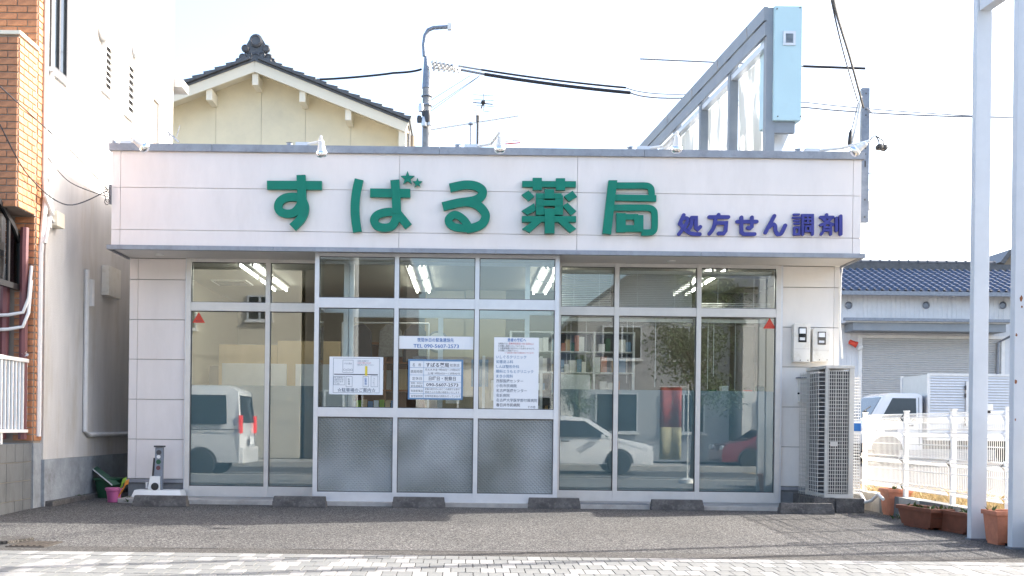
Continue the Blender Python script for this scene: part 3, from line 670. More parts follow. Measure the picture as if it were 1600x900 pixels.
e_ = lambda w, *p: ('L', list(p), w)
character(sb, 'character', convC, [e_(18,(1070,134),(1112,134)), e_(18,(1062,160),(1122,160)), e_(18,(1072,186),(1112,186)), e_(18,(1072,211),(1112,211)), e_(18,(1072,243),(1112,243),(1112,300),(1072,300),(1072,244)), e_(24,(1142,300),(1142,143),(1222,143),(1222,300)), e_(15,(1160,176),(1205,176)), e_(15,(1182,160),(1182,212)), e_(15,(1158,207),(1206,207)), e_(15,(1165,234),(1200,234),(1200,275),(1165,275),(1165,235))], U, .035, True)
character(sb, 'character', convC, [e_(26,(1343,135),(1343,152)), e_(26,(1293,157),(1395,157)), e_(24,(1312,168),(1345,200),(1395,218)), e_(24,(1375,170),(1342,205),(1292,222)), e_(22,(1322,230),(1318,270),(1296,300)), e_(22,(1374,228),(1374,300)), e_(18,(1322,243),(1370,243)), e_(18,(1321,268),(1370,268)), e_(24,(1420,165),(1420,270)), e_(28,(1455,150),(1455,300))], U, .035, True)

# ================================================================== notices stuck on the glass
YP = B + .026
def poster(label, x0, y0, x1, y1, m='paper', name='poster'):
    X0, X1, Z0, Z1 = pb(x0, y0, x1, y1, YP); t = thing(name, label, 'poster', ((X0+X1)/2, YP, Z0))
    b = MB(); b.box(X0, X1, YP, YP+.003, Z0, Z1); b.build('sheet', MT[m], t)
    def cv(px, py): p = at(px, py, YP); return p
    return t, cv
def ptext(t, cv, s, px, py, h, wpx, m, bold=0):
    p = cv(px, py); k = YP/FPX; put_text(s, p.x, YP-.0012, p.z, h*k*1.12, MT[m], t, wpx*k, bold)
def prect(t, cv, x0, y0, x1, y1, m, name='printed_line', lift=.0008):
    a = pb(x0, y0, x1, y1, YP); b = MB(); b.add([(a[0],YP-lift,a[2]),(a[1],YP-lift,a[2]),(a[1],YP-lift,a[3]),(a[0],YP-lift,a[3])], [(0,1,2,3)]); b.build(name, MT[m], t)
t, cv = poster('white strip notice with blue lettering and a telephone number on the middle pane', 622.5, 525.5, 739.5, 545.5)
ptext(t, cv, '夜間休日の緊急連絡先', 652, 533.5, 6, 57, 'ink_blue', .01); ptext(t, cv, 'TEL 090-5607-2573', 646, 543, 7, 71, 'ink_blue', .01)
t, cv = poster('white timetable notice with a blue border on the middle entrance pane', 637.5, 561.5, 723.5, 624.5, 'ink_blue2')
prect(t, cv, 640.3, 564.5, 720.5, 622, 'paper', 'printed_field')
for y in (574.5, 586, 596.5, 605.5, 615): prect(t, cv, 640.5, y, 720.4, y+.5, 'ink_blue2', lift=.0014)
prect(t, cv, 661.6, 564.6, 662.1, 621.8, 'ink_blue2', lift=.0016)
ptext(t, cv, '名　称', 644.5, 572.3, 5.2, 13.5, 'ink'); ptext(t, cv, 'すばる薬局', 665.5, 572.8, 6.5, 36, 'ink', .02); ptext(t, cv, '如意店', 703, 572.6, 4.6, 15, 'ink')
ptext(t, cv, '開局時間', 642, 582.5, 4.8, 18, 'ink'); ptext(t, cv, '月火水木金 9時00分〜19時00分', 664, 579, 3.6, 55, 'ink'); ptext(t, cv, '土曜 9時00分〜13時00分', 668, 584.8, 3.6, 51, 'ink')
ptext(t, cv, '定休日', 644, 593.4, 4.8, 15, 'ink'); ptext(t, cv, '日曜日・祝祭日', 670, 593.8, 6, 42, 'ink', .015)
ptext(t, cv, '夜間・休日の', 642, 600, 3.2, 18.5, 'ink'); ptext(t, cv, '緊急連絡先', 642, 604.6, 3.2, 18.5, 'ink'); ptext(t, cv, '090-5607-2573', 666, 603.4, 6, 50, 'ink', .015)
ptext(t, cv, '取扱医薬品', 642, 612, 3.4, 18.5, 'ink'); ptext(t, cv, '医薬の処方せんはどこの病院でも受付', 664, 609.3, 3.2, 54, 'ink'); ptext(t, cv, '患者さんのお薬の相談もいたします', 664, 614, 3.2, 54, 'ink')
ptext(t, cv, '管理薬剤師', 642, 620.2, 3.4, 18.5, 'ink'); ptext(t, cv, '医療用医薬品の調剤を行っています', 664, 620.2, 3.4, 55, 'ink')
t, cv = poster('white parking map notice with a yellow bar on the left entrance pane', 514.5, 557.5, 598.5, 616.5)
for r in ((520.5,560,521,613.5),(592.6,560,593.1,613.5),(520.5,559.6,593,560.1),(520.5,613.3,593,613.8)): prect(t, cv, *r, 'ink_grey', lift=.0009)
prect(t, cv, 522, 584.4, 590.5, 585.8, 'ink')
prect(t, cv, 570.3, 572, 574, 587, 'yellow', 'printed_bar', .0016)
for (x0, y0, x1, y1) in ((535.5,562.5,552,582.5),(521,588,539,601.5),(540.5,588,550.5,604.5),(567,588,576,604.5),(579.5,587,590.5,604.5)):
    for r in ((x0,y0,x1,y0+.45),(x0,y1-.45,x1,y1),(x0,y0+.45,x0+.45,y1-.45),(x1-.45,y0+.45,x1,y1-.45)): prect(t, cv, *r, 'ink_grey', lift=.0012)
ptext(t, cv, 'すばる薬局', 538, 569, 2.6, 11.5, 'ink_grey'); ptext(t, cv, '○|○|○', 536.5, 579.5, 4.2, 14.5, 'ink_grey')
for k, s in enumerate(('・当薬局の駐車場です', '・三台まで停められます', '・満車の時はお声かけください')): ptext(t, cv, s, 557, 565+k*3, 2.3, 19+4*k, ('ink_grey','ink_red','ink_grey')[k])
for k, s in enumerate(('第二駐車場は', '道路の向かい側', 'にあります', '三台')): ptext(t, cv, s, 522.5, 591.2+k*3, 2.6, 14 if k < 3 else 8, 'ink_grey')
for k, s in enumerate('駐車場'): ptext(t, cv, s, 543.5, 594+k*3.6, 3, 3.2, 'ink_grey')
for k, s in enumerate('駐車場'): ptext(t, cv, s, 569.5, 593.5+k*3.8, 3.6, 3.8, 'ink_blue')
for k, s in enumerate('コンビニ'): ptext(t, cv, s, 583, 592.5+k*3.2, 2.6, 2.8, 'ink_grey')
ptext(t, cv, '☆駐車場のご案内☆', 527, 611.6, 6, 60, 'ink_grey', .01)
t, cv = poster('tall white notice listing clinics in blue and black on the right entrance pane', 771.5, 527.2, 841.5, 639.3)
ptext(t, cv, '患者の皆様へ', 793, 533.3, 5.2, 29, 'ink_blue', .015)
ptext(t, cv, '当薬局では、', 778.5, 538, 2.9, 15.5, 'ink'); ptext(t, cv, '医療用医薬品 1500 品目以上', 795, 538, 2.9, 39, 'ink_red')
for k, (s, w) in enumerate((('を常備し調剤いたしております。', 42), ('どの医療機関の処方せんでも承りますので、', 57), ('お気軽にご相談下さい。', 31))): ptext(t, cv, s, 778.5, 541.8+k*3.5, 2.9, w, 'ink')
ptext(t, cv, '（一部お取り寄せの場合がございます）', 789, 552.2, 2.5, 45, 'ink_red')
for k, (s, w, m) in enumerate((('いしぐろクリニック', 47, 'ink_blue2'), ('如意皮ふ科', 26.5, 'ink_blue2'), ('しんぽ整形外科', 36, 'ink_blue2'), ('眼科とうもとクリニック', 58, 'ink_blue2'), ('まき小児科', 26, 'ink_blue2'), ('西部医療センター', 42, 'ink_grey'), ('小牧市民病院', 32, 'ink_grey'), ('名古屋医療センター', 48, 'ink_grey'), ('名城病院', 21, 'ink_grey'), ('名古屋大学医学部付属病院', 64, 'ink_grey'), ('春日井市民病院', 37, 'ink'))):
    ptext(t, cv, s, 775.3, 559.7+k*7.5, 5, w, m, .008)
ptext(t, cv, 'その他', 824.5, 637.6, 3.8, 12, 'ink')
# red triangles marking the fire-rescue openings
for (px, py, lab) in ((310.5, 497, 'left'), (1202.5, 506, 'right')):
    c = at(px, py, W-.003); h = .075
    b = MB(); b.prism([(c.x-h, W-.003, c.z-h*.75), (c.x+h, W-.003, c.z-h*.75), (c.x, W-.003, c.z+h*.95)], (0, .002, 0))
    o = tag(b.build('triangle_sticker', MT['red'], None), 'red triangle sticker at the top of the outermost %s window pane' % lab, 'sticker', 'red rescue-opening stickers')
    me = text_mesh('進入口', .02, 'lettering', 0, .075)
    for v in me.vertices: v.co = Vector((c.x-.037+v.co.x, W-.0042, c.z-.04+v.co.y))
    me.materials.clear(); me.materials.append(MT['ink'] if lab == 'left' else MT['ink_red']); link('lettering', me, o)

# ================================================================== fascia spotlights
def spot(px, py, tilt, label, armdx):
    c = at(px, py, F-.36); t = thing('spotlight', label, 'spotlight', (c.x, F+.05, 4.045), 'fascia spotlights')
    ax = Vector((math.sin(tilt), .28, -math.cos(tilt))).normalized(); top = c - ax*.02
    b = MB(); b.lathe([(.018,-.01),(.03,0),(.036,.05),(.05,.11),(.054,.125),(.046,.125)], top, 18, ax); b.build('housing', MT['white_p'], t, smooth=True)
    b = MB(); b.lathe([(.046,.10),(.06,.115),(.066,.14),(.056,.165),(.03,.18),(.0,.184)], top, 18, ax); b.build('bulb', MT['chrome'], t, smooth=True)
    b = MB(); b.lathe([(.0,-.05),(.012,-.05),(.014,-.01),(0,-.01)], top, 10, ax); b.build('swivel', MT['white_p'], t, smooth=True)
    k0 = top - ax*.045
    a = Vector((c.x+armdx, F+.08, 4.075)); mid = Vector((c.x+armdx*.3, F-.02, 4.085))
    b = MB(); b.tube([a, mid, k0], .016, 8); b.build('arm', MT['white_p'], t, smooth=True)
    b = MB(); b.box(a.x-.09, a.x+.07, F+.04, F+.12, 4.046, 4.10); b.build('junction_box', MT['alu'], t, bevel=.006)
    b = MB(); b.lathe([(.0,0),(.035,0),(.035,.045),(.042,.05),(0,.052)], (a.x-.16, F+.08, 4.045), 12); b.build('conduit_cap', MT['steel'], t, smooth=True)
spot(212, 220, .95, 'leftmost fascia spotlight, tilted towards the right', -.22)
spot(502, 223, .02, 'second fascia spotlight from the left, above the first green character', -.26)
spot(781, 216, .02, 'middle fascia spotlight, above the gap between third and fourth green characters', -.30)
spot(1058, 216, .02, 'second fascia spotlight from the right, in front of the slanting sign frame', -.28)
spot(1350, 226, -.95, 'rightmost fascia spotlight, tilted left beside the steel mast', -.42)
# ================================================================== wheel stops and small things in front of the shop
def wheel_stop(px, py, label, rot=0):
    c = ground(px, py); t = thing('wheel_stop', label, 'wheel stop', (c.x, c.y+.06, gz(c.y+.06)-.004), 'concrete wheel stops')
    t.rotation_euler = (0, 0, rot); inv = t.matrix_basis
    b = MB(); p = [(-.3,-.065,0),(.3,-.065,0),(.3,.065,0),(-.3,.065,0),(-.295,-.058,.062),(.295,-.058,.062),(.295,.058,.062),(-.295,.058,.062)]
    b.add(p, [(0,3,2,1),(4,5,6,7),(0,1,5,4),(1,2,6,5),(2,3,7,6),(3,0,4,7)])
    o = b.build('base_block', MT['old_concrete'], None, bevel=.005); o.parent = t
    b = MB(); p = [(-.292,-.055,.06),(.292,-.055,.06),(.292,.055,.06),(-.292,.055,.06),(-.285,-.035,.118),(.285,-.035,.118),(.285,.035,.118),(-.285,.035,.118)]
    b.add(p, [(0,3,2,1),(4,5,6,7),(0,1,5,4),(1,2,6,5),(2,3,7,6),(3,0,4,7)])
    o = b.build('top_block', MT['old_concrete'], None, bevel=.008); o.parent = t
    return t
for k, (px, py, lab) in enumerate(((249,791,'leftmost wheel stop, in front of the white tray'), (467,792,'second wheel stop from the left'), (654,793,'third wheel stop from the left, before the middle entrance panel'),
        (866,794,'fourth wheel stop from the left, at the right end of the entrance bay'), (1059,797,'fifth wheel stop from the left, before the right windows'), (1262,803,'rightmost wheel stop, before the outdoor unit'))):
    wheel_stop(px, py, lab, random.uniform(-.015,.015))
# drain cover and broken concrete at the left
c = ground(50, 851); t = thing('drain_cover', 'rusty iron drain cover in the asphalt at lower left', 'drain cover', (c.x, c.y, c.z))
b = MB(); b.box(c.x-.14, c.x+.16, c.y-.16, c.y+.22, c.z-.02, c.z+.004)
b.build('plate', MT['iron'], t, bevel=.003)
for k in range(6):
    b = MB(); b.box(c.x-.12+.045*k, c.x-.10+.045*k, c.y-.13, c.y+.19, c.z+.0045, c.z+.009); b.build('rib', MT['iron'], t)
c = ground(14, 845); b = MB(); pts = [(c.x+.14*math.cos(a)*(1+.3*math.sin(3*a)), c.y+.2*math.sin(a), c.z-.01) for a in [k*.52 for k in range(12)]]
b.prism(pts, (0,0,.03)); tag(b.build('broken_concrete', MT['old_asphalt'], None, bevel=.004), 'pale broken patch of concrete beside the rusty drain cover', 'concrete patch')
# grating by the right windows
t = thing('drain_grating', 'row of dark drain gratings along the right windows', 'grating', (1.6, 12.0, .046))
for k in range(9):
    x = 1.2 + k*.098; b = MB(); b.box(x, x+.09, 11.89, 12.08, .0465, .052); b.build('slab', MT['plinth'], t, bevel=.002)
# white tray with metal stand at the left wall
a = pb(204, 763, 283, 777.5, 12.16)
t = thing('white_tray', 'long low white plastic base standing on the concrete by the left wall', 'base', (a[0]+.3, 12.2, .0))
b = MB(); p = [(a[0],12.16,.046),(a[1],12.16,.046),(a[1],12.42,.046),(a[0],12.42,.046),(a[0]+.03,12.19,.13),(a[1]-.02,12.19,.13),(a[1]-.02,12.4,.13),(a[0]+.03,12.4,.13)]
b.add(p, [(0,3,2,1),(4,5,6,7),(0,1,5,4),(1,2,6,5),(2,3,7,6),(3,0,4,7)]); b.build('body', MT['white_p'], t, bevel=.018, smooth=True)
b = MB(); b.box(a[0]-.08, XL+.69, 11.95, 12.49, -.01, .045); b.build('slab', MT['concrete'], t, bevel=.006)
a = pb(241, 699, 253, 762, 12.25); 
t = thing('sticker_stand', 'grey metal upright covered in stickers standing in the white base', 'stand', ((a[0]+a[1])/2, 12.27, .13))
b = MB(); p = [(a[0]-.01,12.24,.131),(a[1]+.005,12.24,.131),(a[1]+.005,12.3,.131),(a[0]-.01,12.3,.131),(a[0],12.28,a[3]),(a[1],12.28,a[3]),(a[1],12.33,a[3]),(a[0],12.33,a[3])]
b.add(p, [(0,3,2,1),(4,5,6,7),(0,1,5,4),(1,2,6,5),(2,3,7,6),(3,0,4,7)]); b.build('upright', MT['steel'], t, bevel=.004)
b = MB(); b.box(a[0]-.012, a[1]+.012, 12.26, 12.35, a[3]+.001, a[3]+.02); b.build('top_plate', MT['dark'], t, bevel=.003)
b = MB(); b.tube([(a[0]-.02,12.24,.2),(a[0]-.006,12.27,.5)], .011, 8); b.build('handle', MT['black'], t, smooth=True)
for (z, r, m) in ((a[3]-.06,.03,'dark'), (a[3]-.11,.022,'white_p'), (a[3]-.17,.028,'dkgreen'), (a[3]-.24,.026,'maroon')):
    xx = (a[0]+a[1])/2; yy = 12.2395 + .04*(z-.131)/(a[3]-.131) - .003; b = MB(); b.lathe([(0,0),(r,0),(r,.002),(0,.002)], (xx, yy, z), 14, (0,-1,.08)); b.build('sticker', MT[m], t)
b = MB(); b.prism([(a[0]-.06,12.2,.131),(a[1]-.01,12.2,.131),(a[1]-.015,12.22,.29),(a[0]-.04,12.22,.29)], (0,.03,0)); b.build('front_plate', MT['white_p'], t, bevel=.006)
b = MB(); b.lathe([(0,0),(.04,0),(.045,.008),(0,.012)], ((a[0]+a[1])/2-.02, 12.205, .17), 14, (0,-1,.1)); b.build('knob', MT['black'], t)
b = MB(); b.box(a[0]-.085, a[0]-.062, 12.2, 12.25, .15, .22); b.build('bracket', MT['alu'], t, bevel=.004)
# green folding panel, bin, bucket and toy shovels in the passage
p0, p1, p2, p3 = at(135,725,12.9), at(160,739,12.7), at(190,757,12.35), at(177,759,12.4)
p2.z = .08; p3.z = .06
b = MB(); n = (p1-p0).cross(p2-p0).normalized()*.012; b.prism([p0, at(150,727,12.95), at(188,756,12.6), at(175,758,12.45)], n)
o = tag(b.build('folded_panel', MT['dkgreen'], None), 'dark green folded panel leaning out of the passage behind the pink bucket', 'panel')
b = MB(); b.tube([p0, at(175,758,12.45)], .008, 6); b.build('edge_strip', MT['pipe_white'], o)
c = at(165, 775, 12.55); c.z = 0
t = thing('plastic_bin', 'dark green plastic bin in the shaded passage', 'bin', (c.x, c.y, 0))
b = MB(); b.lathe([(0,0),(.13,0),(.165,.22),(.16,.22),(.125,.02),(0,.02)], (c.x-.05, c.y+.25, 0), 18); b.build('body', MT['dkgreen'], t, smooth=True)
b = MB(); b.lathe([(.165,.205),(.18,.21),(.18,.235),(.16,.235)], (c.x-.05, c.y+.25, 0), 18); b.build('rim', MT['dkgreen'], t, smooth=True)
c = ground(178, 782); c.y = 12.0; c.x = at(178, 770, 12.0).x; c.z = 0
t = thing('toy_bucket', 'small pink toy bucket at the corner of the left wall', 'bucket', (c.x, c.y, 0))
b = MB(); b.lathe([(0,0),(.066,0),(.088,.15),(.08,.15),(.06,.01),(0,.01)], (c.x, c.y, 0), 20); b.build('body', MT['pink'], t, smooth=True)
b = MB(); b.lathe([(.084,.13),(.098,.135),(.1,.16),(.084,.165)], (c.x, c.y, 0), 20); b.build('rim', MT['pink'], t, smooth=True)
for k, (m, dx, h) in enumerate((('lime', .10, .26), ('orange', .14, .24))):
    b = MB(); b.tube([(c.x+.02+.02*k, c.y-.0-.02*k, .03), (c.x+.02+dx, c.y-.05-.03*k, h-.03)], .009, 6); o = b.build('handle', MT[m], None, smooth=True)
    b2 = MB(); b2.prism([(c.x+.0+dx, c.y-.06-.03*k, h-.05), (c.x+.05+dx, c.y-.06-.03*k, h-.03), (c.x+.06+dx, c.y-.06-.03*k, h+.03), (c.x+.02+dx, c.y-.06-.03*k, h+.01)], (0,.012,0)); b2.build('blade', MT[m], o)
    o.name = 'toy_shovel'; tag(o, '%s toy shovel sticking out of the pink bucket' % ('lime green' if k == 0 else 'orange'), 'toy shovel')

# ================================================================== outdoor unit, meters
ux0, ux1, uy0, uy1, uz0, uz1 = 4.01, 4.33, 11.75, 12.43, .17, 1.61
t = thing('unit_base', 'low dark concrete block under the outdoor unit', 'base', (4.1, 12.0, 0))
b = MB(); b.box(3.88, 4.12, 11.72, 12.47, -.01, .165); b.build('block', MT['old_concrete'], t, bevel=.008)
b = MB(); b.box(4.125, 4.44, 11.70, 12.46, -.01, .16); b.build('block', MT['old_concrete'], t, bevel=.008)
t = thing('outdoor_unit', 'tall grey air-conditioner outdoor unit with wire guards beside the right wall', 'outdoor unit', (4.17, 12.1, .17))
b = MB(); b.box(ux0+.03, ux1-.02, uy0+.03, uy1-.02, uz0+.03, uz1-.03); b.build('coil', MT['dark'], t)
b = MB()
for (x0, x1, y0, y1) in ((ux0, ux0+.03, uy0, uy0+.035), (ux1-.055, ux1, uy0, uy0+.04), (ux0, ux0+.035, uy1-.035, uy1), (ux1-.045, ux1, uy1-.04, uy1)): b.box(x0, x1, y0, y1, uz0, uz1)
b.box(ux0-.004, ux1+.004, uy0-.004, uy1+.004, uz1, uz1+.035); b.box(ux0-.003, ux1+.003, uy0-.003, uy1+.003, uz0-.012, uz0+.035)
b.build('casing', MT['ac'], t, bevel=.005)
g = MB()   # front wire guard
for k in range(10): x = ux0+.035+k*(ux1-ux0-.09)/9; g.tube([(x, uy0-.006, uz0+.04), (x, uy0-.006, uz1-.01)], .0032 if k % 3 else .0055, 5)
for k in range(34): z = uz0+.05+k*(uz1-uz0-.08)/33; g.tube([(ux0+.02, uy0-.011, z), (ux1-.05, uy0-.011, z)], .0035, 5)
g.build('wire_guard', MT['ac'], t, kind='stuff')
g = MB()   # left wire cage standing off the coil
for k in range(12): y = uy0+.02+k*(uy1-uy0-.03)/11; g.tube([(ux0-.075, y, uz0+.0), (ux0-.075, y, uz1-.02)], .0035, 5)
for k in range(30):
    z = uz0+.03+k*(uz1-uz0-.08)/29; g.tube([(ux0, uy0+.01, z), (ux0-.075, uy0+.02, z), (ux0-.075, uy1-.01, z), (ux0, uy1, z)], .0035, 5)
g.build('wire_guard', MT['ac'], t, kind='stuff')
g = MB()
for k in range(12): y = uy0+.08+k*(uy1-uy0-.1)/11; g.tube([(ux1+.10, y, uz0+.02), (ux1+.10, y, uz1-.08)], .004, 5)
for k in range(40): z = uz0+.04+k*(uz1-uz0-.14)/39; g.tube([(ux1, uy0+.06, z), (ux1+.10, uy0+.08, z), (ux1+.10, uy1-.01, z), (ux1, uy1, z)], .0045, 5)
g.build('wire_guard', MT['white_p'], t, kind='stuff')
b = MB(); b.box(ux0+.05, ux0+.13, uy0-.018, uy0-.0155, .74, .79); b.build('name_plate', MT['ac'], t)
a = pb(1336, 661, 1349, 678, uy0); 
b = MB(); b.box(ux1+.005, ux1+.095, uy0+.04, uy0+.05, a[2], a[3]); o = b.build('warning_plate', MT['white_p'], t)
b = MB(); b.box(ux1+.008, ux1+.092, uy0+.036, uy0+.0395, a[2]+.03, a[3]-.003); b.build('printed_field', MT['ink_blue'], o)
def meter(x0, y0, x1, y1, lab):
    a = pb(x0, y0, x1, y1, W-.10); X0, X1, Z0, Z1 = a
    t = thing('electric_meter', lab, 'electric meter', ((X0+X1)/2, W, Z0), 'electric meters')
    r = (X1-X0)*.22; pts = [(X0, W-.10, Z0), (X1, W-.10, Z0), (X1, W-.10, Z1-r)] + [((X1-r)+r*math.cos(q), W-.10, (Z1-r)+r*math.sin(q)*.9) for q in (.5,1.1,1.57)] + [((X0+r)-r*math.cos(q), W-.10, (Z1-r)+r*math.sin(q)*.9) for q in (1.57,1.1,.5)] + [(X0, W-.10, Z1-r)]
    b = MB(); b.prism(pts, (0,.095,0)); b.build('case', MT['meter'], t, bevel=.01, smooth=True)
    w = X1-X0; h = Z1-Z0
    b = MB(); b.box(X0+w*.28, X1-w*.24, W-.106, W-.101, Z0+h*.5, Z1-h*.12); p = b.build('dial_window', MT['carglass'], t, bevel=.002)
    b = MB(); b.box(X0+w*.33, X1-w*.3, W-.109, W-.1065, Z0+h*.72, Z1-h*.15); b.build('display', MT['paper'], p)
    b = MB(); b.box(X0+w*.35, X1-w*.34, W-.1085, W-.1065, Z0+h*.55, Z0+h*.62); b.build('label_plate', MT['alu'], p)
    for k in (.4, .85):
        b = MB(); b.lathe([(0,0),(.006,0),(.006,.004),(0,.004)], (X0+w*k, W-.1005, Z0+.02), 8, (0,-1,0)); b.build('screw', MT['iron'], t)
    b = MB(); b.box(X0+w*.06, X1-w*.06, W-.1035, W-.1005, Z0+h*.33, Z0+h*.335); b.build('seam', MT['joint'], t)
meter(1240, 504, 1266.5, 565.5, 'larger left electric meter on the right wall')
meter(1270, 512, 1296.5, 565, 'smaller right electric meter on the right wall')
a = pb(1247, 590, 1275, 629, W-.08)
t = thing('switch_box', 'small cream switch box behind the outdoor unit', 'box', (a[0], W, a[2]))
b = MB(); b.box(a[0]+.02, a[1], W-.08, W-.002, a[2], a[3]-.01); b.build('case', MT['meter'], t, bevel=.006)
b = MB(); b.box(a[0]-.005, a[1]+.01, W-.095, W-.001, a[3]-.009, a[3]+.005); b.build('rain_hood', MT['steel'], t)
b = MB(); b.lathe([(0,0),(.012,0),(.012,.015),(0,.015)], (a[0]+.01, W-.06, (a[2]+a[3])/2-.04), 10, (0,-1,0)); b.build('lock', MT['black'], t)
b = MB(); b.tube([at(1320,395,W-.02), at(1314,430,W-.02), at(1312,500,W-.02), at(1316,560,W-.02)], .011, 8); tag(b.build('conduit', MT['white_p'], None, smooth=True), 'thin white conduit running down the right corner of the shop', 'conduit')

# ================================================================== fence, low wall, planters at the right
XF = 4.75
t = thing('low_wall', 'low weathered concrete wall under the white mesh fence', 'wall', (XF, 10.5, 0))
for k in range(9):
    y0 = 8.2 + k*.52; b = MB(); b.box(XF-.09, XF+.06, y0+.003, y0+.517, -.15, .205); b.build('concrete_block', MT['concrete'] if k % 2 else MT['block'], t, bevel=.006)
struct(tag(sheet('grass_strip', [(6.5,.17),(13.2,.19)], XF+.065, XF+1.6, MT['grass_ground']), 'dry bare strip of ground behind the fence', 'ground'))
gm = MB()
for k in range(2600):
    x = XF+.08+abs(random.gauss(0,.45)); y = random.uniform(8.4, 13.0)
    if x > XF+1.5: continue
    h = random.uniform(.04, .13); a = random.uniform(0, 6.28); lx_, ly_ = random.gauss(0,.05), random.gauss(0,.05); w = .004
    gm.add([(x-w*math.cos(a), y-w*math.sin(a), .175), (x+w*math.cos(a), y+w*math.sin(a), .175), (x+lx_*.5, y+ly_*.5, .18+h*.6), (x+lx_, y+ly_, .18+h)], [(0,1,2),(0,2,3)])
tag(gm.build('dry_grass', MT['dry'], None), 'straw coloured dry grass growing behind the white mesh fence', 'grass', kind='stuff')
t = thing('mesh_fence', 'white welded mesh fence with square posts on the low concrete wall', 'fence', (XF, 10.7, .2))
fy = [8.25, 9.2, 10.25, 11.35, 12.52]
for y in fy:
    b = MB(); b.box(XF-.022, XF+.022, y-.022, y+.022, .19, 1.125); p = b.build('post', MT['white'], t, bevel=.004)
    b = MB(); b.box(XF-.027, XF+.027, y-.027, y+.027, 1.1252, 1.14); b.build('post_cap', MT['white_p'], p, bevel=.004)
    b = MB(); b.box(XF-.034, XF-.0225, y-.02, y+.02, .62, .66); b.build('clamp', MT['white_p'], p)
for y0, y1 in zip(fy, fy[1:]):
    g = MB(); n = int((y1-y0)/.034); zs_ = [.29,.33,.36,.5,.57,.61,.645,.78,.86,.90,.94,1.0,1.06,1.10]
    off = {.33:-.03,.57:0,.61:-.035,.645:0,.86:0,.90:-.035,.94:0,1.06:-.03}
    for k in range(1, n):
        y = y0 + (y1-y0)*k/n
        g.tube([(XF-.03+off.get(z,0), y, z) for z in zs_], .0028, 4)
    for z in zs_: g.tube([(XF-.034+off.get(z,0), y0+.02, z), (XF-.034+off.get(z,0), y1-.02, z)], .005, 4)
    g.build('mesh_panel', MT['white'], t, kind='stuff')
def pot(x, y, z0, wx, wy, h, m, lab, name='plant_pot', cat='plant pot', rot=0, plants=0, feet=True):
    t = thing(name, lab, cat, (x, y, z0)); t.rotation_euler = (0,0,rot)
    def sub(n, mb, mm, bev=.008):
        o = mb.build(n, mm, None, bevel=bev); o.parent = t; return o
    k = .82
    b = MB(); a, c = wx/2, wy/2; ia, ic = a-.015, c-.015
    P = [(-a*k,-c*k,.02),(a*k,-c*k,.02),(a*k,c*k,.02),(-a*k,c*k,.02),(-a,-c,h),(a,-c,h),(a,c,h),(-a,c,h),(-ia,-ic,h),(ia,-ic,h),(ia,ic,h),(-ia,ic,h),(-ia*.95,-ic*.95,h-.06),(ia*.95,-ic*.95,h-.06),(ia*.95,ic*.95,h-.06),(-ia*.95,ic*.95,h-.06)]
    b.add(P, [(0,3,2,1),(0,1,5,4),(1,2,6,5),(2,3,7,6),(3,0,4,7),(4,5,9,8),(5,6,10,9),(6,7,11,10),(7,4,8,11),(8,9,13,12),(9,10,14,13),(10,11,15,14),(11,8,12,15)])
    sub('body', b, m, 0)
    r = MB(); e = .012
    for (x0,x1,y0,y1) in ((-a-e,a+e,-c-e,-c+.005),(-a-e,a+e,c-.005,c+e),(-a-e,-a+.005,-c+.0055,c-.0055),(a-.005,a+e,-c+.0055,c-.0055)): r.box(x0,x1,y0,y1,h-.035,h+.004)
    sub('rim', r, m, .006)
    s = MB(); s.box(-ia*.96, ia*.96, -ic*.96, ic*.96, h-.09, h-.05); sub('soil', s, MT['soil'], 0)
    if feet:
        for sx in (-1,1):
            f = MB(); f.box(sx*a*.55-.03, sx*a*.55+.03, -c*.7, c*.7, 0, .019); sub('foot', f, m, 0)
    if plants:
        l = MB(); rr = random.Random(plants)
        for q in range(plants):
            px_, py_ = rr.uniform(-ia*.9, ia*.9), rr.uniform(-ic*.9, ic*.9)
            for w in range(7):
                an = rr.uniform(0,6.28); ln = rr.uniform(.03,.08); hh = rr.uniform(.02,.10); d = Vector((math.cos(an), math.sin(an), 0))*ln; sd_ = Vector((-d.y, d.x, 0))*.28; b0 = Vector((px_,py_,h-.05))
                l.add([b0, b0+d*.5+sd_+Vector((0,0,hh*.7)), b0+d+Vector((0,0,hh)), b0+d*.5-sd_+Vector((0,0,hh*.7))], [(0,1,2,3)])
        sub('foliage', l, MT['leaf'], 0)
    return t
c = ground(1398, 806); pot(at(1399,790,c.y+.13).x, c.y+.13, gz(c.y), .25, .25, .285, MT['terracotta'], 'square terracotta pot at the far end of the planter row', plants=2)
c = ground(1440, 827); pot(at(1436,800,c.y+.25).x+.03, c.y+.2, gz(c.y), .22, .62, .2, MT['brown_pl'], 'brown trough planter next to the far terracotta pot', 'trough_planter', 'planter', .12, 7)
c = ground(1490, 834); pot(at(1490,815,c.y+.22).x+.03, c.y+.17, gz(c.y), .22, .62, .2, MT['brown_pl'], 'brown trough planter with green weeds beside the white sign post', 'trough_planter', 'planter', .10, 14)
c = ground(1572, 852); pot(at(1569,830,c.y+.1).x, c.y+.1, gz(c.y), .25, .25, .285, MT['terracotta'], 'square terracotta pot between the two white sign posts', plants=1)
b = MB(); P = [at(1345,772,11.9), at(1352,785,11.7), at(1362,782,11.6), at(1372,772,11.5), at(1380,780,11.3)]; P = [Vector((min(p.x,4.62), p.y, max(.03, p.z))) for p in P]
b.tube([(4.45,12.3,.2)]+P, .018, 8); tag(b.build('drain_hose', MT['pipe_white'], None, smooth=True), 'pale corrugated hose curling from the outdoor unit to the planters', 'hose')
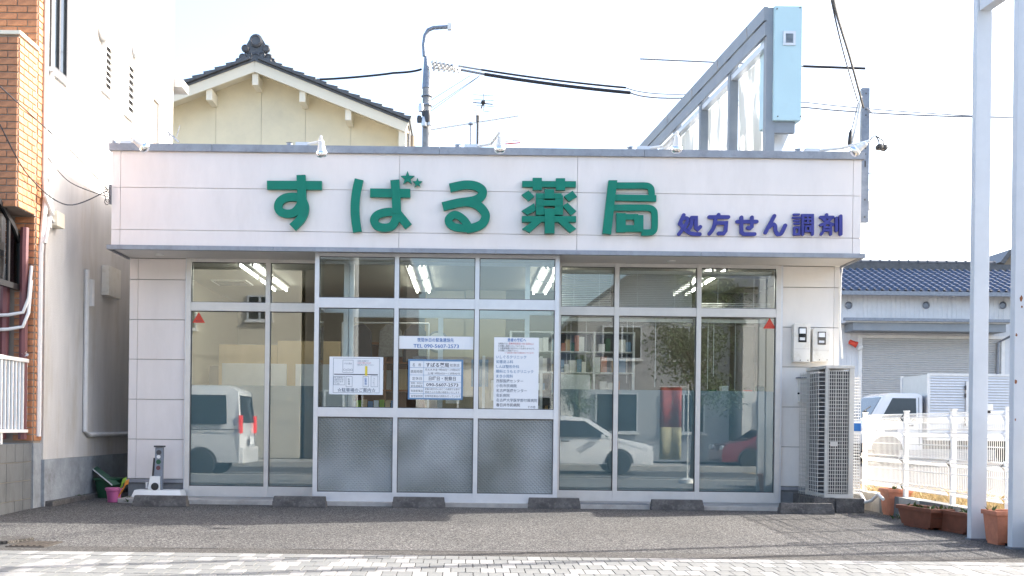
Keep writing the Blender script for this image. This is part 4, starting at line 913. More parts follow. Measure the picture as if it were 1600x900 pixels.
def weed(px, py, n, lab, seed, sp=.06):
    c = ground(px, py); rr = random.Random(seed); l = MB()
    for q in range(n):
        b0 = Vector((c.x+rr.gauss(0,sp), c.y+rr.gauss(0,sp), c.z-.003))
        for w in range(5):
            an = rr.uniform(0,6.28); ln = rr.uniform(.02,.06); hh = rr.uniform(.015,.07); d = Vector((math.cos(an), math.sin(an), 0))*ln; sd_ = Vector((-d.y, d.x, 0))*.25
            l.add([b0, b0+d*.5+sd_+Vector((0,0,hh*.7)), b0+d+Vector((0,0,hh)), b0+d*.5-sd_+Vector((0,0,hh*.7))], [(0,1,2,3)])
    tag(l.build('weed', MT['leaf'], None), lab, 'weed', 'weeds in the cracks')
weed(1418, 812, 10, 'green weed at the foot of the first brown trough', 3); weed(1347, 788, 9, 'weed tuft beside the outdoor unit base', 4, .08)
weed(120, 781, 14, 'weed tuft along the foot of the left white building', 5, .03); weed(200, 784, 7, 'weed tuft at the corner by the pink bucket', 6); 

# white sign posts (portal) at the right
def gate_leg(px, py, w, lab, root):
    c = ground(px, py); 
    return c
c1 = ground(1529, 843.5); c2 = ground(1594, 857.5)
t = thing('sign_portal', 'tall white steel sign post with two square legs and a cross brace', 'sign post', (c1.x, (c1.y+c2.y)/2, gz(c1.y)))
wA = .135; dA = .075
legs = []
for (c, w) in ((c1, wA), (c2, wA)):
    x0 = c.x-w/2; b = MB(); b.box(x0, x0+w, c.y, c.y+dA, gz(c.y)-.02, 7.2); b.build('leg', MT['rust_white'], t, bevel=.006)
    legs.append((x0, c.y))
    b = MB(); b.box(x0-.012, x0+w+.012, c.y-.012, c.y+dA+.012, gz(c.y)-.02, gz(c.y)+.012); b.build('base_plate', MT['steel'], t)
x0 = legs[0][0]
for z in (4.63, 6.6):
    b = MB(); b.bar((legs[0][0]+wA/2, legs[0][1]-.001, z+.07), (legs[1][0]+wA/2, legs[1][1]+dA+.001, z+.07), .1, .14); b.build('cross_brace', MT['rust_white'], t, bevel=.004)
for (z, yy, s) in ((1.72,-.01,.008),(1.33,-.012,.012),(1.02,-.01,.006),(2.02,.06,.012),(1.95,.075,.007)):
    x, y = legs[1]; b = MB(); n = 9; pts = [(x+.02+yy*.5+s*math.cos(k*.7)*random.uniform(.6,1.3), y-.0015, z+s*1.7*math.sin(k*.7)*random.uniform(.6,1.5)) for k in range(n)]
    b.prism(pts, (0,.001,0)); b.build('rust_spot', MT['rust'], t)

# ================================================================== left neighbour
XN = -4.57
nb = thing('neighbour_building', 'tall white rendered building with orange brick front at the left', 'building', (-6, 12, 0))
b = MB(); b.box(-9.5, XN, 11.32, 16.1, .5, 9.0); b.build('wall', MT['stucco'], nb)
b = MB(); b.box(-9.5, XN+.015, 11.32, 16.12, -.05, .498); b.build('foundation', MT['stucco_base'], nb)
b = MB(); b.box(-9.5, XN-.03, 11.12, 11.318, .68, 9.0); b.build('brick_backing', MT['mortar'], nb)
b = MB(); b.box(-9.5, XN-.02, 11.115, 11.318, -.05, .678); b.build('foundation', MT['stucco_base'], nb)
b = MB(); b.box(-9.5, XN-.03, 10.66, 11.118, 3.085, 4.83); bk = b.build('brick_balcony', MT['mortar'], nb)
b = MB(); b.box(-9.5, XN-.005, 10.63, 11.119, 4.831, 4.87); b.build('coping', MT['cream_trim'], bk, bevel=.004)
bw, bh, jt = .215, .06, .012
brm = {}
def brick_mesh(w, ax):
    key = (round(w,3), ax)
    if key not in brm:
        q = MB()
        if ax == 'f': q.box(-w/2, w/2, -.012, .0, -bh/2, bh/2)
        else: q.box(0, .012, -w/2, w/2, -bh/2, bh/2)
        o = q.build('brick', MT['brick'], None, bevel=.003); brm[key] = o.data; bpy.data.objects.remove(o)
    return brm[key]
def bricks(parent, ax, fixed, u0, u1, z0, z1):
    n = 0; r = 0; z = z0 + jt/2 + bh/2
    while z + bh/2 < z1:
        u = u0 - (bw/2 if r % 2 else 0)
        while u < u1:
            a, c = max(u, u0), min(u+bw, u1)
            if c - a > .03:
                o = bpy.data.objects.new('brick', brick_mesh(c-a-jt, ax)); COL.objects.link(o); o.parent = parent
                if parent.type == 'EMPTY': o.matrix_parent_inverse = parent.matrix_basis.inverted()
                m = (a+c)/2; d = random.uniform(-.002,.002); o.location = (m, fixed+d, z) if ax == 'f' else (fixed+d, m, z); n += 1
            u += bw
        z += bh + jt; r += 1
    return n
bricks(bk, 'f', 10.66, XN-.03-.43, XN-.03, 3.085, 4.83)
bricks(bk, 's', XN-.03, 10.66, 11.118, 3.085, 4.83)
bricks(nb, 'f', 11.12, XN-.03-.43, XN-.03, 4.875, 6.0)
bricks(nb, 'f', 11.12, XN-.03-.215, XN-.03, .7, 3.08)
bricks(nb, 's', XN-.03, 11.12, 11.318, .7, 6.0)
def onwall(px, py):   # pixel on the white wall plane X = XN
    u = (px-CX)*math.cos(ROLL) + (py-CY)*math.sin(ROLL); Y = FPX*XN/u; return at(px, py, Y)
def wallrect(x0, y0, x1, y1):
    p, q = onwall(x0, y0), onwall(x1, y1); 
    z1 = onwall(x0, y0).z; z0 = onwall(x0, y1).z if y1 < 2000 else 0
    return p.y, onwall(x1, y0).y, z0, z1
# big window
y0, y1 = onwall(76, 60).y, onwall(103, 60).y; zb = onwall(76, 106).z; zt = 6.9
b = MB()
for (a, c_, d, e) in ((y0,y0+.05,zb,zt),(y1-.05,y1,zb,zt),(y0+.05,y1-.05,zb,zb+.05),(y0+.05,y1-.05,zt-.05,zt),((y0+y1)/2-.02,(y0+y1)/2+.02,zb+.05,zt-.05)): b.box(XN-.02, XN+.03, a, c_, d, e)
w = b.build('window', MT['dark'], nb); b = MB(); b.box(XN+.004, XN+.01, y0+.05, y1-.05, zb+.05, zt-.05); b.build('pane', MT['carglass'], w)
b = MB(); b.box(XN+.001, XN+.06, y0-.03, y1+.03, zb-.04, zb-.001); b.build('sill', MT['alu'], w)
# louvred windows
for (xa, xb_, ya, yb_) in ((160, 172, 62, 140), (196, 207, 92, 178)):
    y0, y1 = onwall(xa, ya).y, onwall(xb_, ya).y; z1 = onwall(xa, ya).z; z0 = onwall(xa, yb_).z
    b = MB(); b.box(XN+.001, XN+.006, y0, y1, z0, z1); lw = b.build('louvre_window', MT['dark'], nb)
    b = MB()
    for (a, c_, d, e) in ((y0-.03,y0,z0-.03,z1+.03),(y1,y1+.03,z0-.03,z1+.03),(y0,y1,z0-.03,z0),(y0,y1,z1,z1+.03)): b.box(XN+.001, XN+.05, a, c_, d, e)
    b.build('frame', MT['white'], lw)
    n = 8
    for k in range(n):
        z = z0 + (z1-z0)*(k+.3)/n; b = MB(); h = (z1-z0)/n*.62; b.add([(XN+.007,y0,z+h),(XN+.007,y1,z+h),(XN+.045,y1,z),(XN+.045,y0,z),(XN+.007,y0,z+h-.006),(XN+.007,y1,z+h-.006),(XN+.045,y1,z-.006),(XN+.045,y0,z-.006)], [(0,1,2,3),(7,6,5,4),(0,4,5,1),(1,5,6,2),(2,6,7,3),(3,7,4,0)]); b.build('slat', MT['white'], lw)
for (px, py) in ((158, 50), (210, 78)):
    p = onwall(px, py); b = MB(); b.lathe([(0,0),(.09,0),(.1,.03),(.09,.1),(.04,.14),(0,.145)], (XN, p.y, p.z), 14, (1,0,-.25)); b.build('vent_hood', MT['alu'], nb, smooth=True)
y0, y1 = onwall(233, 160).y, onwall(247, 160).y; z1 = onwall(235, 145).z
b = MB()
for (a, c_, d, e) in ((y0,y0+.06,3.6,z1),(y1-.06,y1,3.6,z1),(y0+.06,y1-.06,z1-.06,z1),(y0+.06,y1-.06,3.6,3.66)): b.box(XN-.02, XN+.04, a, c_, d, e)
w = b.build('window', MT['white'], nb); b = MB(); b.box(XN+.004, XN+.008, y0+.06, y1-.06, 3.66, z1-.06); b.build('pane', MT['brown_house'], w)
b = MB(); b.box(XN-.5, XN+.13, 16.12, 16.5, 6.08, 6.2); b.build('rear_balcony', MT['stucco'], nb)
# pipes on the wall
def pipe(name, pts, r, m): b = MB(); b.tube(pts, r, 8); return b.build(name, MT[m], nb, smooth=True)
pipe('downpipe', [(XN-.0,11.27,9), (XN-.0,11.27,3.5), (XN+.02,11.26,3.3), (XN-.005,11.2,2.7), (XN-.005,11.2,.75)], .03, 'pipe_white')
pipe('downpipe', [(XN+.03,11.36,9), (XN+.03,11.36,3.45), (XN+.03,11.36,3.0)], .022, 'pipe_white')
p = onwall(76, 341); b = MB(); b.box(XN+.001, XN+.10, p.y-.02, p.y+.2, p.z-.08, p.z+.08); b.build('junction_box', MT['cream_trim'], nb, bevel=.006)
pipe('duct', [(XN+.05, p.y-.02, p.z+.04), (XN+.06, p.y-.12, p.z+.09), (XN+.03, p.y-.18, p.z+.2)], .025, 'pipe_white'); pipe('duct', [(XN+.05, p.y-.02, p.z-.04), (XN+.06, p.y-.12, p.z-.02), (XN+.03, p.y-.18, p.z-.3)], .025, 'pipe_white')
pipe('conduit', [(XN+.03, onwall(131,500).y, 2.72), (XN+.03, onwall(131,500).y, .80), (XN+.03, onwall(134,600).y+.05, .76), (XN+.03, 15.5, .76)], .03, 'pipe_white')
pipe('downpipe', [(XN-.12, 11.07, 2.95), (XN-.12, 11.06, 2.75), (XN-.12, 11.07, .72)], .045, 'maroon')
pipe('downpipe', [(XN-.36, 11.04, 3.06), (XN-.30, 11.04, 2.85), (XN-.33, 11.05, .72)], .05, 'maroon')
for z in (2.05, 1.9): pipe('hose', [(XN-.7,11.0,z-.05), (XN-.25,10.98,z-.03), (XN-.1,11.0,z), (XN-.05,11.02,z+.15), (XN-.05,11.08,z+.5)], .018, 'pipe_white')
y0 = onwall(158, 440).y; b = MB(); b.box(XN+.001, XN+.10, y0, y0+.45, onwall(158,461).z, onwall(158,414).z); b.build('meter_box', MT['meter'], nb, bevel=.012)
pipe('conduit', [(XN+.03, y0-.45, 2.62), (XN+.03, y0-.45, 2.3)], .05, 'pipe_white')
b = MB(); b.box(XN+.016, XN+.10, 11.35, 15.8, -.03, .05); b.build('gutter_kerb', MT['old_concrete'], nb, bevel=.01)
# terrace canopy with smoked panels
t = thing('terrace_canopy', 'black framed canopy with smoked panels in front of the brick wall', 'canopy', (-4.9, 10.9, 2.3))
XC = -4.76; A = [(XC,10.2,3.28),(XC,10.45,3.2),(XC,10.7,3.07),(XC,10.95,2.93),(XC,11.1,2.80)]; Bq = (XC,11.1,2.32); Cq = (XC,10.2,2.32)
b = MB()
for p, q_ in zip(A, A[1:]): b.bar(p, q_, .05, .05)
b.bar(A[-1], Bq, .05, .05); b.bar(Bq, Cq, .05, .06); b.bar((XC,10.82,2.99),(XC,10.82,2.33), .04, .035); b.build('frame', MT['black'], t)
b = MB(); b.prism(A + [Bq, Cq], (.006,0,0)); b.build('side_panel', MT['dark_glass'], t)
b = MB()
vs = [];
for p in A: vs += [(p[0]-1.5, p[1], p[2]+.03), (p[0], p[1], p[2]+.03)]
b.add(vs, [(2*i,2*i+1,2*i+3,2*i+2) for i in range(len(A)-1)]); b.build('roof_panel', MT['dark_glass'], t)
# block wall with railing
t = thing('block_wall', 'grey concrete block wall under the white railing at the left edge', 'wall', (XN-.08, 10.7, 0))
for r in range(4):
    for k in range(8):
        y1 = 11.3 - k*.2; b = MB(); b.box(XN-.17, XN-.035+random.uniform(-.002,.002), y1-.197, y1-.003, -.1+r*.195+.003, -.1+(r+1)*.195-.003); b.build('concrete_block', MT['block'], t, bevel=.004)
b = MB(); b.box(XN-.16, XN-.045, 9.7, 11.299, -.1, .675); b.build('core', MT['mortar'], t)
t = thing('railing', 'white bar railing standing on the grey block wall', 'railing', (XN-.1, 10.7, .68))
for z, h in ((1.53,.04),(.79,.035)):
    b = MB(); b.box(XN-.125, XN-.075, 9.7, 11.29, z, z+h); b.build('rail', MT['white'], t, bevel=.006)
k = 0; y = 11.27
while y > 9.75:
    b = MB(); b.box(XN-.11, XN-.09, y-.0125, y+.0125, .826, 1.529); b.build('bar', MT['white'], t); y -= .085
for y in (11.2, 10.5, 9.85):
    b = MB(); b.box(XN-.115, XN-.085, y-.02, y+.02, .676, .789); b.build('post', MT['white'], t)
b = MB(); rr = random.Random(2)
for q_ in range(14):
    c = Vector((XN-.1, 11.05, 1.6)); d = Vector((rr.gauss(0,1), rr.gauss(0,1), rr.gauss(.3,1))).normalized()*.06; s_ = Vector((rr.gauss(0,1), rr.gauss(0,1), rr.gauss(0,1))).normalized()*.02
    b.add([c, c+d*.6+s_, c+d, c+d*.6-s_], [(0,1,2,3)])
tag(b.build('tied_plastic', MT['white_p'], None), 'scrap of white plastic tied to the railing top', 'plastic scrap')
t = thing('wall_unit', 'dark grey box behind the white railing', 'box', (-5.1, 10.9, 1.9))
b = MB(); b.box(-5.3, -4.98, 10.85, 11.1, 1.55, 2.1); b.build('case', MT['dark'], t, bevel=.01)
b = MB(); b.box(-5.25, -5.03, 10.84, 10.849, 1.62, 2.03); b.build('front_plate', MT['plinth'], t)
# ================================================================== cream house behind the shop
HY = 24.0
hs = thing('cream_house', 'cream gabled house with grey tiled roof rising behind the shop', 'house', (-4.5, HY, 0))
ap = at(402, 100, HY); er = at(640, 196, HY); el = at(232, 176, HY)
xl, xr = el.x+.35, at(628, 200, HY).x
def roofz(x): return ap.z - (ap.z-er.z)/(er.x-ap.x)*abs(x-ap.x)
b = MB(); b.prism([(xl,HY+.35,0),(xr,HY+.35,0),(xr,HY+.35,roofz(xr)-.12),(ap.x,HY+.35,ap.z-.13),(xl,HY+.35,roofz(xl)-.12)], (0,9,0)); b.build('wall', MT['joint'], hs)
jx = [xl] + [at(p, 200, HY).x for p in (332, 404, 474, 546)] + [xr]
for x0, x1 in zip(jx, jx[1:]):
    x1 -= .008; pts = [(x0,HY+.33,.0),(x1,HY+.33,.0),(x1,HY+.33,roofz(x1)-.13)]
    if x0 < ap.x < x1: pts.append((ap.x,HY+.33,ap.z-.14))
    pts.append((x0,HY+.33,roofz(x0)-.13)); p = MB(); p.prism(pts, (0,.03,0)); p.build('wall_panel', MT['cream'], hs)
for sgn, e in ((1, er), (-1, el)):
    ex = e.x; ez = roofz(ex); d = Vector((ex-ap.x, 0, ez-ap.z)); n = Vector((-d.z, 0, d.x)).normalized(); n = n if n.z > 0 else -n
    b = MB(); a0 = Vector((ap.x, HY-.28, ap.z)); a1 = Vector((ex, HY-.28, ez))
    b.prism([a0-n*.02, a1-n*.02, a1-n*.24+Vector((0,0,0)), a0-Vector((0,0,.27))], (0,.06,0)); b.build('barge_board', MT['cream_trim'], hs)
    b = MB(); b.prism([a0+Vector((0,.06,0))-n*.1, a1+Vector((0,.06,0))-n*.1, a1+Vector((0,.06,0))-n*.13, a0+Vector((0,.06,0))-n*.13], (0,.56,0)); b.build('eave_lining', MT['cream_trim'], hs)
    b = MB(); b.prism([a0+Vector((0,-.03,0))+n*.02, a1+Vector((0,-.03,0))+n*.02, a1+Vector((0,-.03,0))-n*.025, a0+Vector((0,-.03,0))-n*.025], (0,10,0)); rf = b.build('roof', MT['kawara'], hs)
    L = d.length; u = d.normalized(); k = 0; s = .08
    while s < L:
        w = min(.27, L-s); c0 = a0 + u*s + Vector((0,-.10,0)); q = MB()
        q.prism([c0+n*.025, c0+u*(w+.02)+n*.025, c0+u*(w+.02)+n*.125, c0+n*.075], (0,.28,0)); q.build('verge_tile', MT['kawara'], rf, bevel=.008)
        cq = c0 + Vector((0,.285,0)); q = MB(); q.prism([cq+n*.025, cq+u*(w+.02)+n*.025, cq+u*(w+.02)+n*.06, cq+n*.045], (0,9.5,0)); q.build('tile_course', MT['kawara'], rf)
        s += .27; k += 1
    for f_ in ((.307,.605) if sgn > 0 else (.42,.9)):
        x = ap.x + d.x*f_; z = ap.z + d.z*f_; b = MB(); b.box(x-.07, x+.07, HY-.22, HY+.33, z-.50, z-.245); b.build('purlin_end', MT['cream_trim'], hs, bevel=.01)
b = MB(); b.box(ap.x-.07, ap.x+.07, HY-.22, HY+.33, ap.z-.55, ap.z-.29); b.build('purlin_end', MT['cream_trim'], hs, bevel=.01)
b = MB(); b.box(xr-.06, xr+.10, HY-.215, HY+.34, er.z-.62, er.z-.10); b.build('eave_corbel', MT['cream_trim'], hs, bevel=.01)
# ridge end ornament
og = MB(); c = Vector((ap.x, HY-.16, ap.z+.05))
og.prism([(c.x-.36,c.y,c.z-.08),(c.x+.36,c.y,c.z-.08),(c.x+.27,c.y,c.z+.12),(c.x+.22,c.y,c.z+.34),(c.x+.13,c.y,c.z+.50),(c.x,c.y,c.z+.56),(c.x-.13,c.y,c.z+.50),(c.x-.22,c.y,c.z+.34),(c.x-.27,c.y,c.z+.12)], (0,.12,0))
on = og.build('ridge_ornament', MT['kawara'], hs, bevel=.02)
for (dx, dz, r) in ((0,.42,.15),(-.24,.24,.09),(.24,.24,.09),(-.3,.04,.085),(.3,.04,.085),(-.4,-.04,.06),(.4,-.04,.06),(0,.02,.13),(-.15,.08,.08),(.15,.08,.08)):
    q = MB(); q.lathe([(0,0),(r,0),(r,.05),(r*.7,.075),(r*.6,.06),(0,.06)], (c.x+dx, c.y+.02, c.z+dz), 14, (0,-1,0)); q.build('scroll', MT['kawara'], on, smooth=True)
b = MB(); b.tube([(c.x,HY-.05,c.z+.2),(c.x,HY+9.6,c.z+.2)], .14, 10); b.box(c.x-.14, c.x+.14, HY-.03, HY+9.5, c.z-.05, c.z+.12); b.build('ridge', MT['kawara'], hs, smooth=True)
for k, (px, m) in enumerate(((636,'kawara'),(641,'brown_house'))):
    p = at(px, 200, HY+.3); b = MB(); b.tube([(p.x+.02,HY+.3+k*.4,er.z-.05),(p.x+.04,HY+.3+k*.4,3)], .06, 8); b.build('downpipe', MT[m], hs, smooth=True)

# ================================================================== utility pole and overhead lines
UY = 40.0
pc = at(666, 200, UY); top = at(663, 88, UY).z
up = thing('utility_pole', 'concrete utility pole with a curved lamp arm behind the cream house', 'utility pole', (pc.x, UY, 0))
b = MB(); b.tube([(pc.x+.05,UY,0),(pc.x,UY,top-1.2)], .2, 14, r2=.155); b.build('shaft', MT['pole'], up, smooth=True)
b = MB(); b.tube([(pc.x,UY,top-1.22),(pc.x-.04,UY,top)], .18, 12, r2=.07); b.build('steel_cap', MT['steel'], up, smooth=True)
arm = [at(663,88,UY), at(662,70,UY), at(664,56,UY), at(669,47,UY), at(677,43.5,UY), at(700,42,UY)]
b = MB(); b.tube(arm, .075, 10); b.build('lamp_arm', MT['steel'], up, smooth=True)
p = at(703, 42, UY); b = MB(); b.box(p.x-.09, p.x+.07, UY-.09, UY+.09, p.z-.12, p.z+.12); b.build('arm_end', MT['white_p'], up, bevel=.02)
for z, h in ((top-1.9,.06),(top-2.4,.05),(top-1.55,.04),(top-3.6,.05),(top-4.9,.05)):
    b = MB(); b.lathe([(.19,0),(.215,.01),(.215,h),(.19,h+.01)], (pc.x+.005, UY, z), 14); b.build('band', MT['steel'], up, smooth=True)
for k, (px, py, r) in enumerate(((662,176,.1),(658,168,.14),(668,182,.2),(663,190,.16),(655,186,.12),(671,190,.13))):
    p = at(px, py, UY-.25); b = MB(); b.lathe([(0,-r*1.2),(r*.7,-r*1.1),(r*.8,0),(r*.6,r),(0,r*1.2)], p, 10); b.build('fitting', MT['alu'] if k % 2 else MT['dark'], up, smooth=True)
for k, (x0, y0, x1, y1) in enumerate(((674,97,712,103),(676,101,716,108),(675,106,722,110))):
    p, q = at(x0, y0, UY-.2+.3*k), at(x1, y1, UY-.2+.3*k); d = (q-p)
    for j in range(6):
        c = p + d*(j+.5)/6; b = MB(); b.lathe([(.03,-.06),(.11,-.05),(.13,0),(.06,.04),(.03,.06)], c, 10, d); b.build('insulator', MT['white_p'], up, smooth=True)
    b = MB(); b.tube([p, q], .035, 6); b.build('strain_rod', MT['steel'], up)
def cable(pts, r, lab, m='cable', Y=UY, name='overhead_cable', sag=0, dy=None):
    P = [at(px, py, Y if dy is None else dy[i]) for i, (px, py) in enumerate(pts)]; Q = []
    for i, (a, c) in enumerate(zip(P, P[1:])):
        p0, p3 = P[max(i-1,0)], P[min(i+2,len(P)-1)]
        for k in range(8):
            t_ = k/8; v = .5*((2*a) + (c-p0)*t_ + (2*p0-5*a+4*c-p3)*t_*t_ + (3*a-p0-3*c+p3)*t_**3) if len(P) > 2 else a.lerp(c, t_)
            Q.append(v - Vector((0,0,sag*4*t_*(1-t_))))
    Q.append(P[-1]); b = MB(); b.tube(Q, r, 6); return tag(b.build(name, MT[m], None, smooth=True), lab, 'cable')
cable([(716,103),(752,109)], .035, 'pale cable end between the pole insulators and the upper black sleeve', 'wire_grey')
cable([(752,109),(978,137)], .04, 'upper thick black sleeved cable right of the utility pole', sag=.05)
cable([(757,116),(985,145)], .065, 'lower thicker black sleeved cable right of the utility pole', sag=.05)
cable([(720,109),(757,116)], .045, 'pale cable end between the pole insulators and the lower black sleeve', 'wire_grey')
cable([(978,137),(1075,147),(1260,160),(1600,183)], .022, 'thin grey line continuing right from the upper sleeved cable', 'wire_grey', sag=.1)
cable([(985,145),(1075,153),(1260,168),(1600,182.5)], .03, 'thin blue-grey line continuing right from the lower sleeved cable', 'wire_grey', sag=.1)
cable([(1255,103.5),(1352,107)], .05, 'short black sleeved cable end above the steel mast', Y=UY)
cable([(1000,92),(1255,103.5)], .03, 'thin line leading into the short black sleeved cable', 'wire_grey')
cable([(500,124),(615,114),(659,108)], .042, 'black sleeved cable from the cream roof to the utility pole', sag=.03)
cable([(400,131),(500,124)], .04, 'thin cable hidden behind the cream roof', 'wire_grey')
cable([(664,204),(810,181)], .03, 'pale horizontal spar to the right of the utility pole', 'white')
for k, (a, c) in enumerate((((668,160),(735,118)), ((672,170),(750,118)), ((670,176),(748,120)))):
    cable([a, c], .012, ('upper', 'middle', 'lower')[k] + ' thin stay wire between the utility pole and the insulators', 'wire_grey', sag=-.0)
# wires at the left and right
cable([(0,135),(60,190),(115,240),(168,296)], .006, 'thin black wire sloping across the white building, upper', dy=[10.2,10.8,11.3,11.75])
cable([(0,195),(45,275),(105,320),(168,298)], .007, 'thin black wire sagging across the white building, lower', dy=[10.0,10.8,11.3,11.75])
cable([(75,247),(110,285),(168,308)], .005, 'short thin wire looping to the fascia corner', dy=[11.0,11.4,11.75])
t = thing('wire_cluster', 'knot of black wire clamps at the left end of the fascia', 'wire clamps', tuple(at(169,302,11.76)))
for k in range(7):
    p = at(168+random.uniform(-3,3), 292+k*4, 11.76); b = MB(); pts = [p+Vector((.03*math.cos(q), .02*math.sin(q*2), .03*math.sin(q))) for q in [j*.8 for j in range(8)]]
    b.tube(pts, .004, 5); b.build('loop', MT['dark'], t)
p = at(170, 300, 11.77); b = MB(); b.box(p.x-.02, XL+.012, 11.83, 11.87, p.z-.12, p.z+.1); b.build('bracket', MT['steel'], t)

# ================================================================== aerials on the roof
AY = 18.0
m0 = at(746.5, 228, AY); t = thing('tv_aerial', 'grey television aerial on a thin mast above the fascia', 'aerial', (m0.x, AY, 3.78))
b = MB(); b.tube([(m0.x,AY,3.78), at(746.5,190,AY)], .022, 8); b.tube([at(746.5,190,AY), at(746.5,178,AY)], .03, 8); b.build('mast', MT['dark'], t, smooth=True)
b = MB(); b.tube([at(746,182,AY), at(750,178,AY), at(752,168,AY), at(756,160,AY)], .014, 6); b.build('bracket', MT['dark'], t, smooth=True)
b = MB(); b.tube([at(739,160,AY), at(770,163,AY)], .011, 6); b.tube([at(739,148,AY), at(772,150,AY)], .006, 5); b.tube([at(739,155,AY), at(772,157.5,AY)], .006, 5); b.tube([at(744,164,AY), at(772,167,AY)], .006, 5); b.tube([at(752,173,AY), at(766,175,AY)], .006, 5); b.tube([at(756,146,AY), at(756,172,AY)], .011, 6); b.build('element_bars', MT['steel'], t)
b = MB(); p = at(755, 160, AY-.03); b.lathe([(0,-.04),(.035,-.03),(.035,.03),(0,.04)], p, 8, (1,0,0)); b.build('feed_box', MT['black'], t)
b = MB(); p = at(744.5, 173, AY-.05); b.lathe([(0,0),(.07,.0),(.09,.02),(.0,.05)], p, 14, (.4,-1,.1)); b.build('small_dish', MT['white_p'], t, smooth=True)
t = thing('roof_vent', 'thin grey vent pipe with a cap left of the television aerial', 'vent pipe', (at(735,228,AY).x, AY, 3.78))
b = MB(); p = at(735.5,195,AY); b.tube([(p.x,AY,3.78), p], .014, 8); b.build('pipe', MT['steel'], t, smooth=True)
b = MB(); b.lathe([(0,0),(.045,0),(.035,.035),(0,.04)], p, 12); b.build('cap', MT['steel'], t)
for k, (a, c, m) in enumerate((((788,221),(812,219),'white_p'), ((789,225),(813,223),'red'))):
    cable([a, c], .008, ('white', 'red') [k] + ' thin rod sticking out on the roof right of the middle spotlight', m, Y=13.0, name='roof_rod')
t = thing('roof_aerial_stub', 'small tilted rod cluster at the left end of the roof', 'aerial', tuple(at(267,214,13.5)))
b = MB(); b.tube([(at(266,222,13.5).x,13.5,3.78), at(264,205,13.5)], .01, 6); b.tube([at(262,206,13.5), at(279,222,13.5)], .016, 6); b.tube([at(281,196,13.5), at(276,214,13.5)], .006, 5); b.build('rods', MT['steel'], t)

# ================================================================== slanting roof sign
SY = 13.0; d = Vector((-126/FPX, 1, 0)).normalized()
o0 = at(1201, 200, SY); o0.z = 3.78; zt = at(1201, 14, SY).z
sgn = thing('roof_sign', 'large roof sign frame with pale backing sheets seen obliquely', 'sign', tuple(o0))
def sp(s, z, off=0): return Vector((o0.x + d.x*s + off*1.0, SY + d.y*s, z))
ratio = [1.0, 596/539, 596/493, 596/452, 596/415, 596/391]
ss = [(r-1)*SY for r in ratio]; L = ss[-1] + .3
for k, s in enumerate(ss):
    b = MB(); b.bar(sp(s, 3.78), sp(s, zt-.005), .11 if k == 0 else .12, .12, up=(0,1,0)); b.build('post', MT['steel_blue'], sgn, bevel=.004)
b = MB(); b.bar(sp(-.06, zt-.08, -.07), sp(L, zt-.08, -.07), .05, .17); b.build('top_beam', MT['steel_blue'], sgn, bevel=.004)
b = MB(); b.bar(sp(-.06, zt-.265, -.06), sp(L, zt-.265, -.06), .04, .17); b.build('top_beam', MT['steel_blue'], sgn, bevel=.004)
b = MB(); b.bar(sp(.06, zt-.42, .0), sp(L, zt-.42, .0), .09, .07); b.build('inner_rail', MT['alu'], sgn)
b = MB(); b.bar(sp(.06, 4.15, .03), sp(L, 4.15, .03), .05, .05); b.build('bottom_rail', MT['alu'], sgn)
for s0, s1 in zip(ss, ss[1:]+[L]):
    n = 12; vs = []
    for i in range(n+1):
        s = s0+.07+(s1-s0-.14)*i/n; w = .012*math.sin(i*2.1+s)+.008*math.sin(i*4.7)
        vs += [tuple(sp(s, 3.85, .05+w)), tuple(sp(s, 4.9, .05+w*1.6)), tuple(sp(s, zt-.46, .05+w*.5))]
    fs = []
    for i in range(n):
        for j in range(2): a = 3*i+j; fs.append((a, a+3, a+4, a+1))
    b = MB(); b.add(vs, fs); p = b.build('backing_sheet', MT['vinyl'], sgn, smooth='all')
    sm = p.modifiers.new('thickness', 'SOLIDIFY'); sm.thickness = .004
for s in (.55, 1.75, 3.0, 4.4):
    b = MB(); b.bar(sp(s, zt-.16, -.098), sp(s+.02, zt-.02, -.098), .006, .012); b.build('beam_joint', MT['joint'], sgn)
# cabinet on the far side of the frame
ca = [at(1209.5, 100, SY-.1), at(1253, 100, SY-.1)]; cz0 = at(1230, 188, SY-.1).z; cz1 = at(1230, 9, SY-.1).z
b = MB(); x0, x1 = ca[0].x, ca[1].x; y0 = SY-.1
vs = [(x0,y0,cz0),(x1,y0,cz0),(x1+d.x*.5,y0+.5,cz0),(x0+d.x*.5,y0+.5,cz0),(x0,y0,cz1),(x1,y0,cz1),(x1+d.x*.5,y0+.5,cz1),(x0+d.x*.5,y0+.5,cz1)]
b.add(vs, [(0,3,2,1),(4,5,6,7),(0,1,5,4),(1,2,6,5),(2,3,7,6),(3,0,4,7)]); cab = b.build('cabinet', MT['lightblue'], sgn, bevel=.012)
a = pb(1223.5, 49, 1243, 71, y0); b = MB()
for (u0,u1,w0,w1) in ((a[0],a[0]+.03,a[2],a[3]),(a[1]-.03,a[1],a[2],a[3]),(a[0]+.03,a[1]-.03,a[2],a[2]+.03),(a[0]+.03,a[1]-.03,a[3]-.03,a[3])): b.box(u0,u1,y0-.012,y0-.001,w0,w1)
b.build('vent_frame', MT['alu'], cab)
for k in range(7):
    z = a[2]+.035+k*(a[3]-a[2]-.075)/6; b = MB(); b.box(a[0]+.035, a[1]-.035, y0-.010, y0-.002, z, z+.009); b.build('vent_slat', MT['steel'], cab)
for (px, py) in ((1214,14),(1250,12),(1215,182),(1251,182)):
    p = at(px, py, y0); b = MB(); b.lathe([(0,0),(.008,0),(.008,.01),(0,.01)], (p.x, y0-.001, p.z), 8, (0,-1,0)); b.build('screw', MT['dark'], cab)
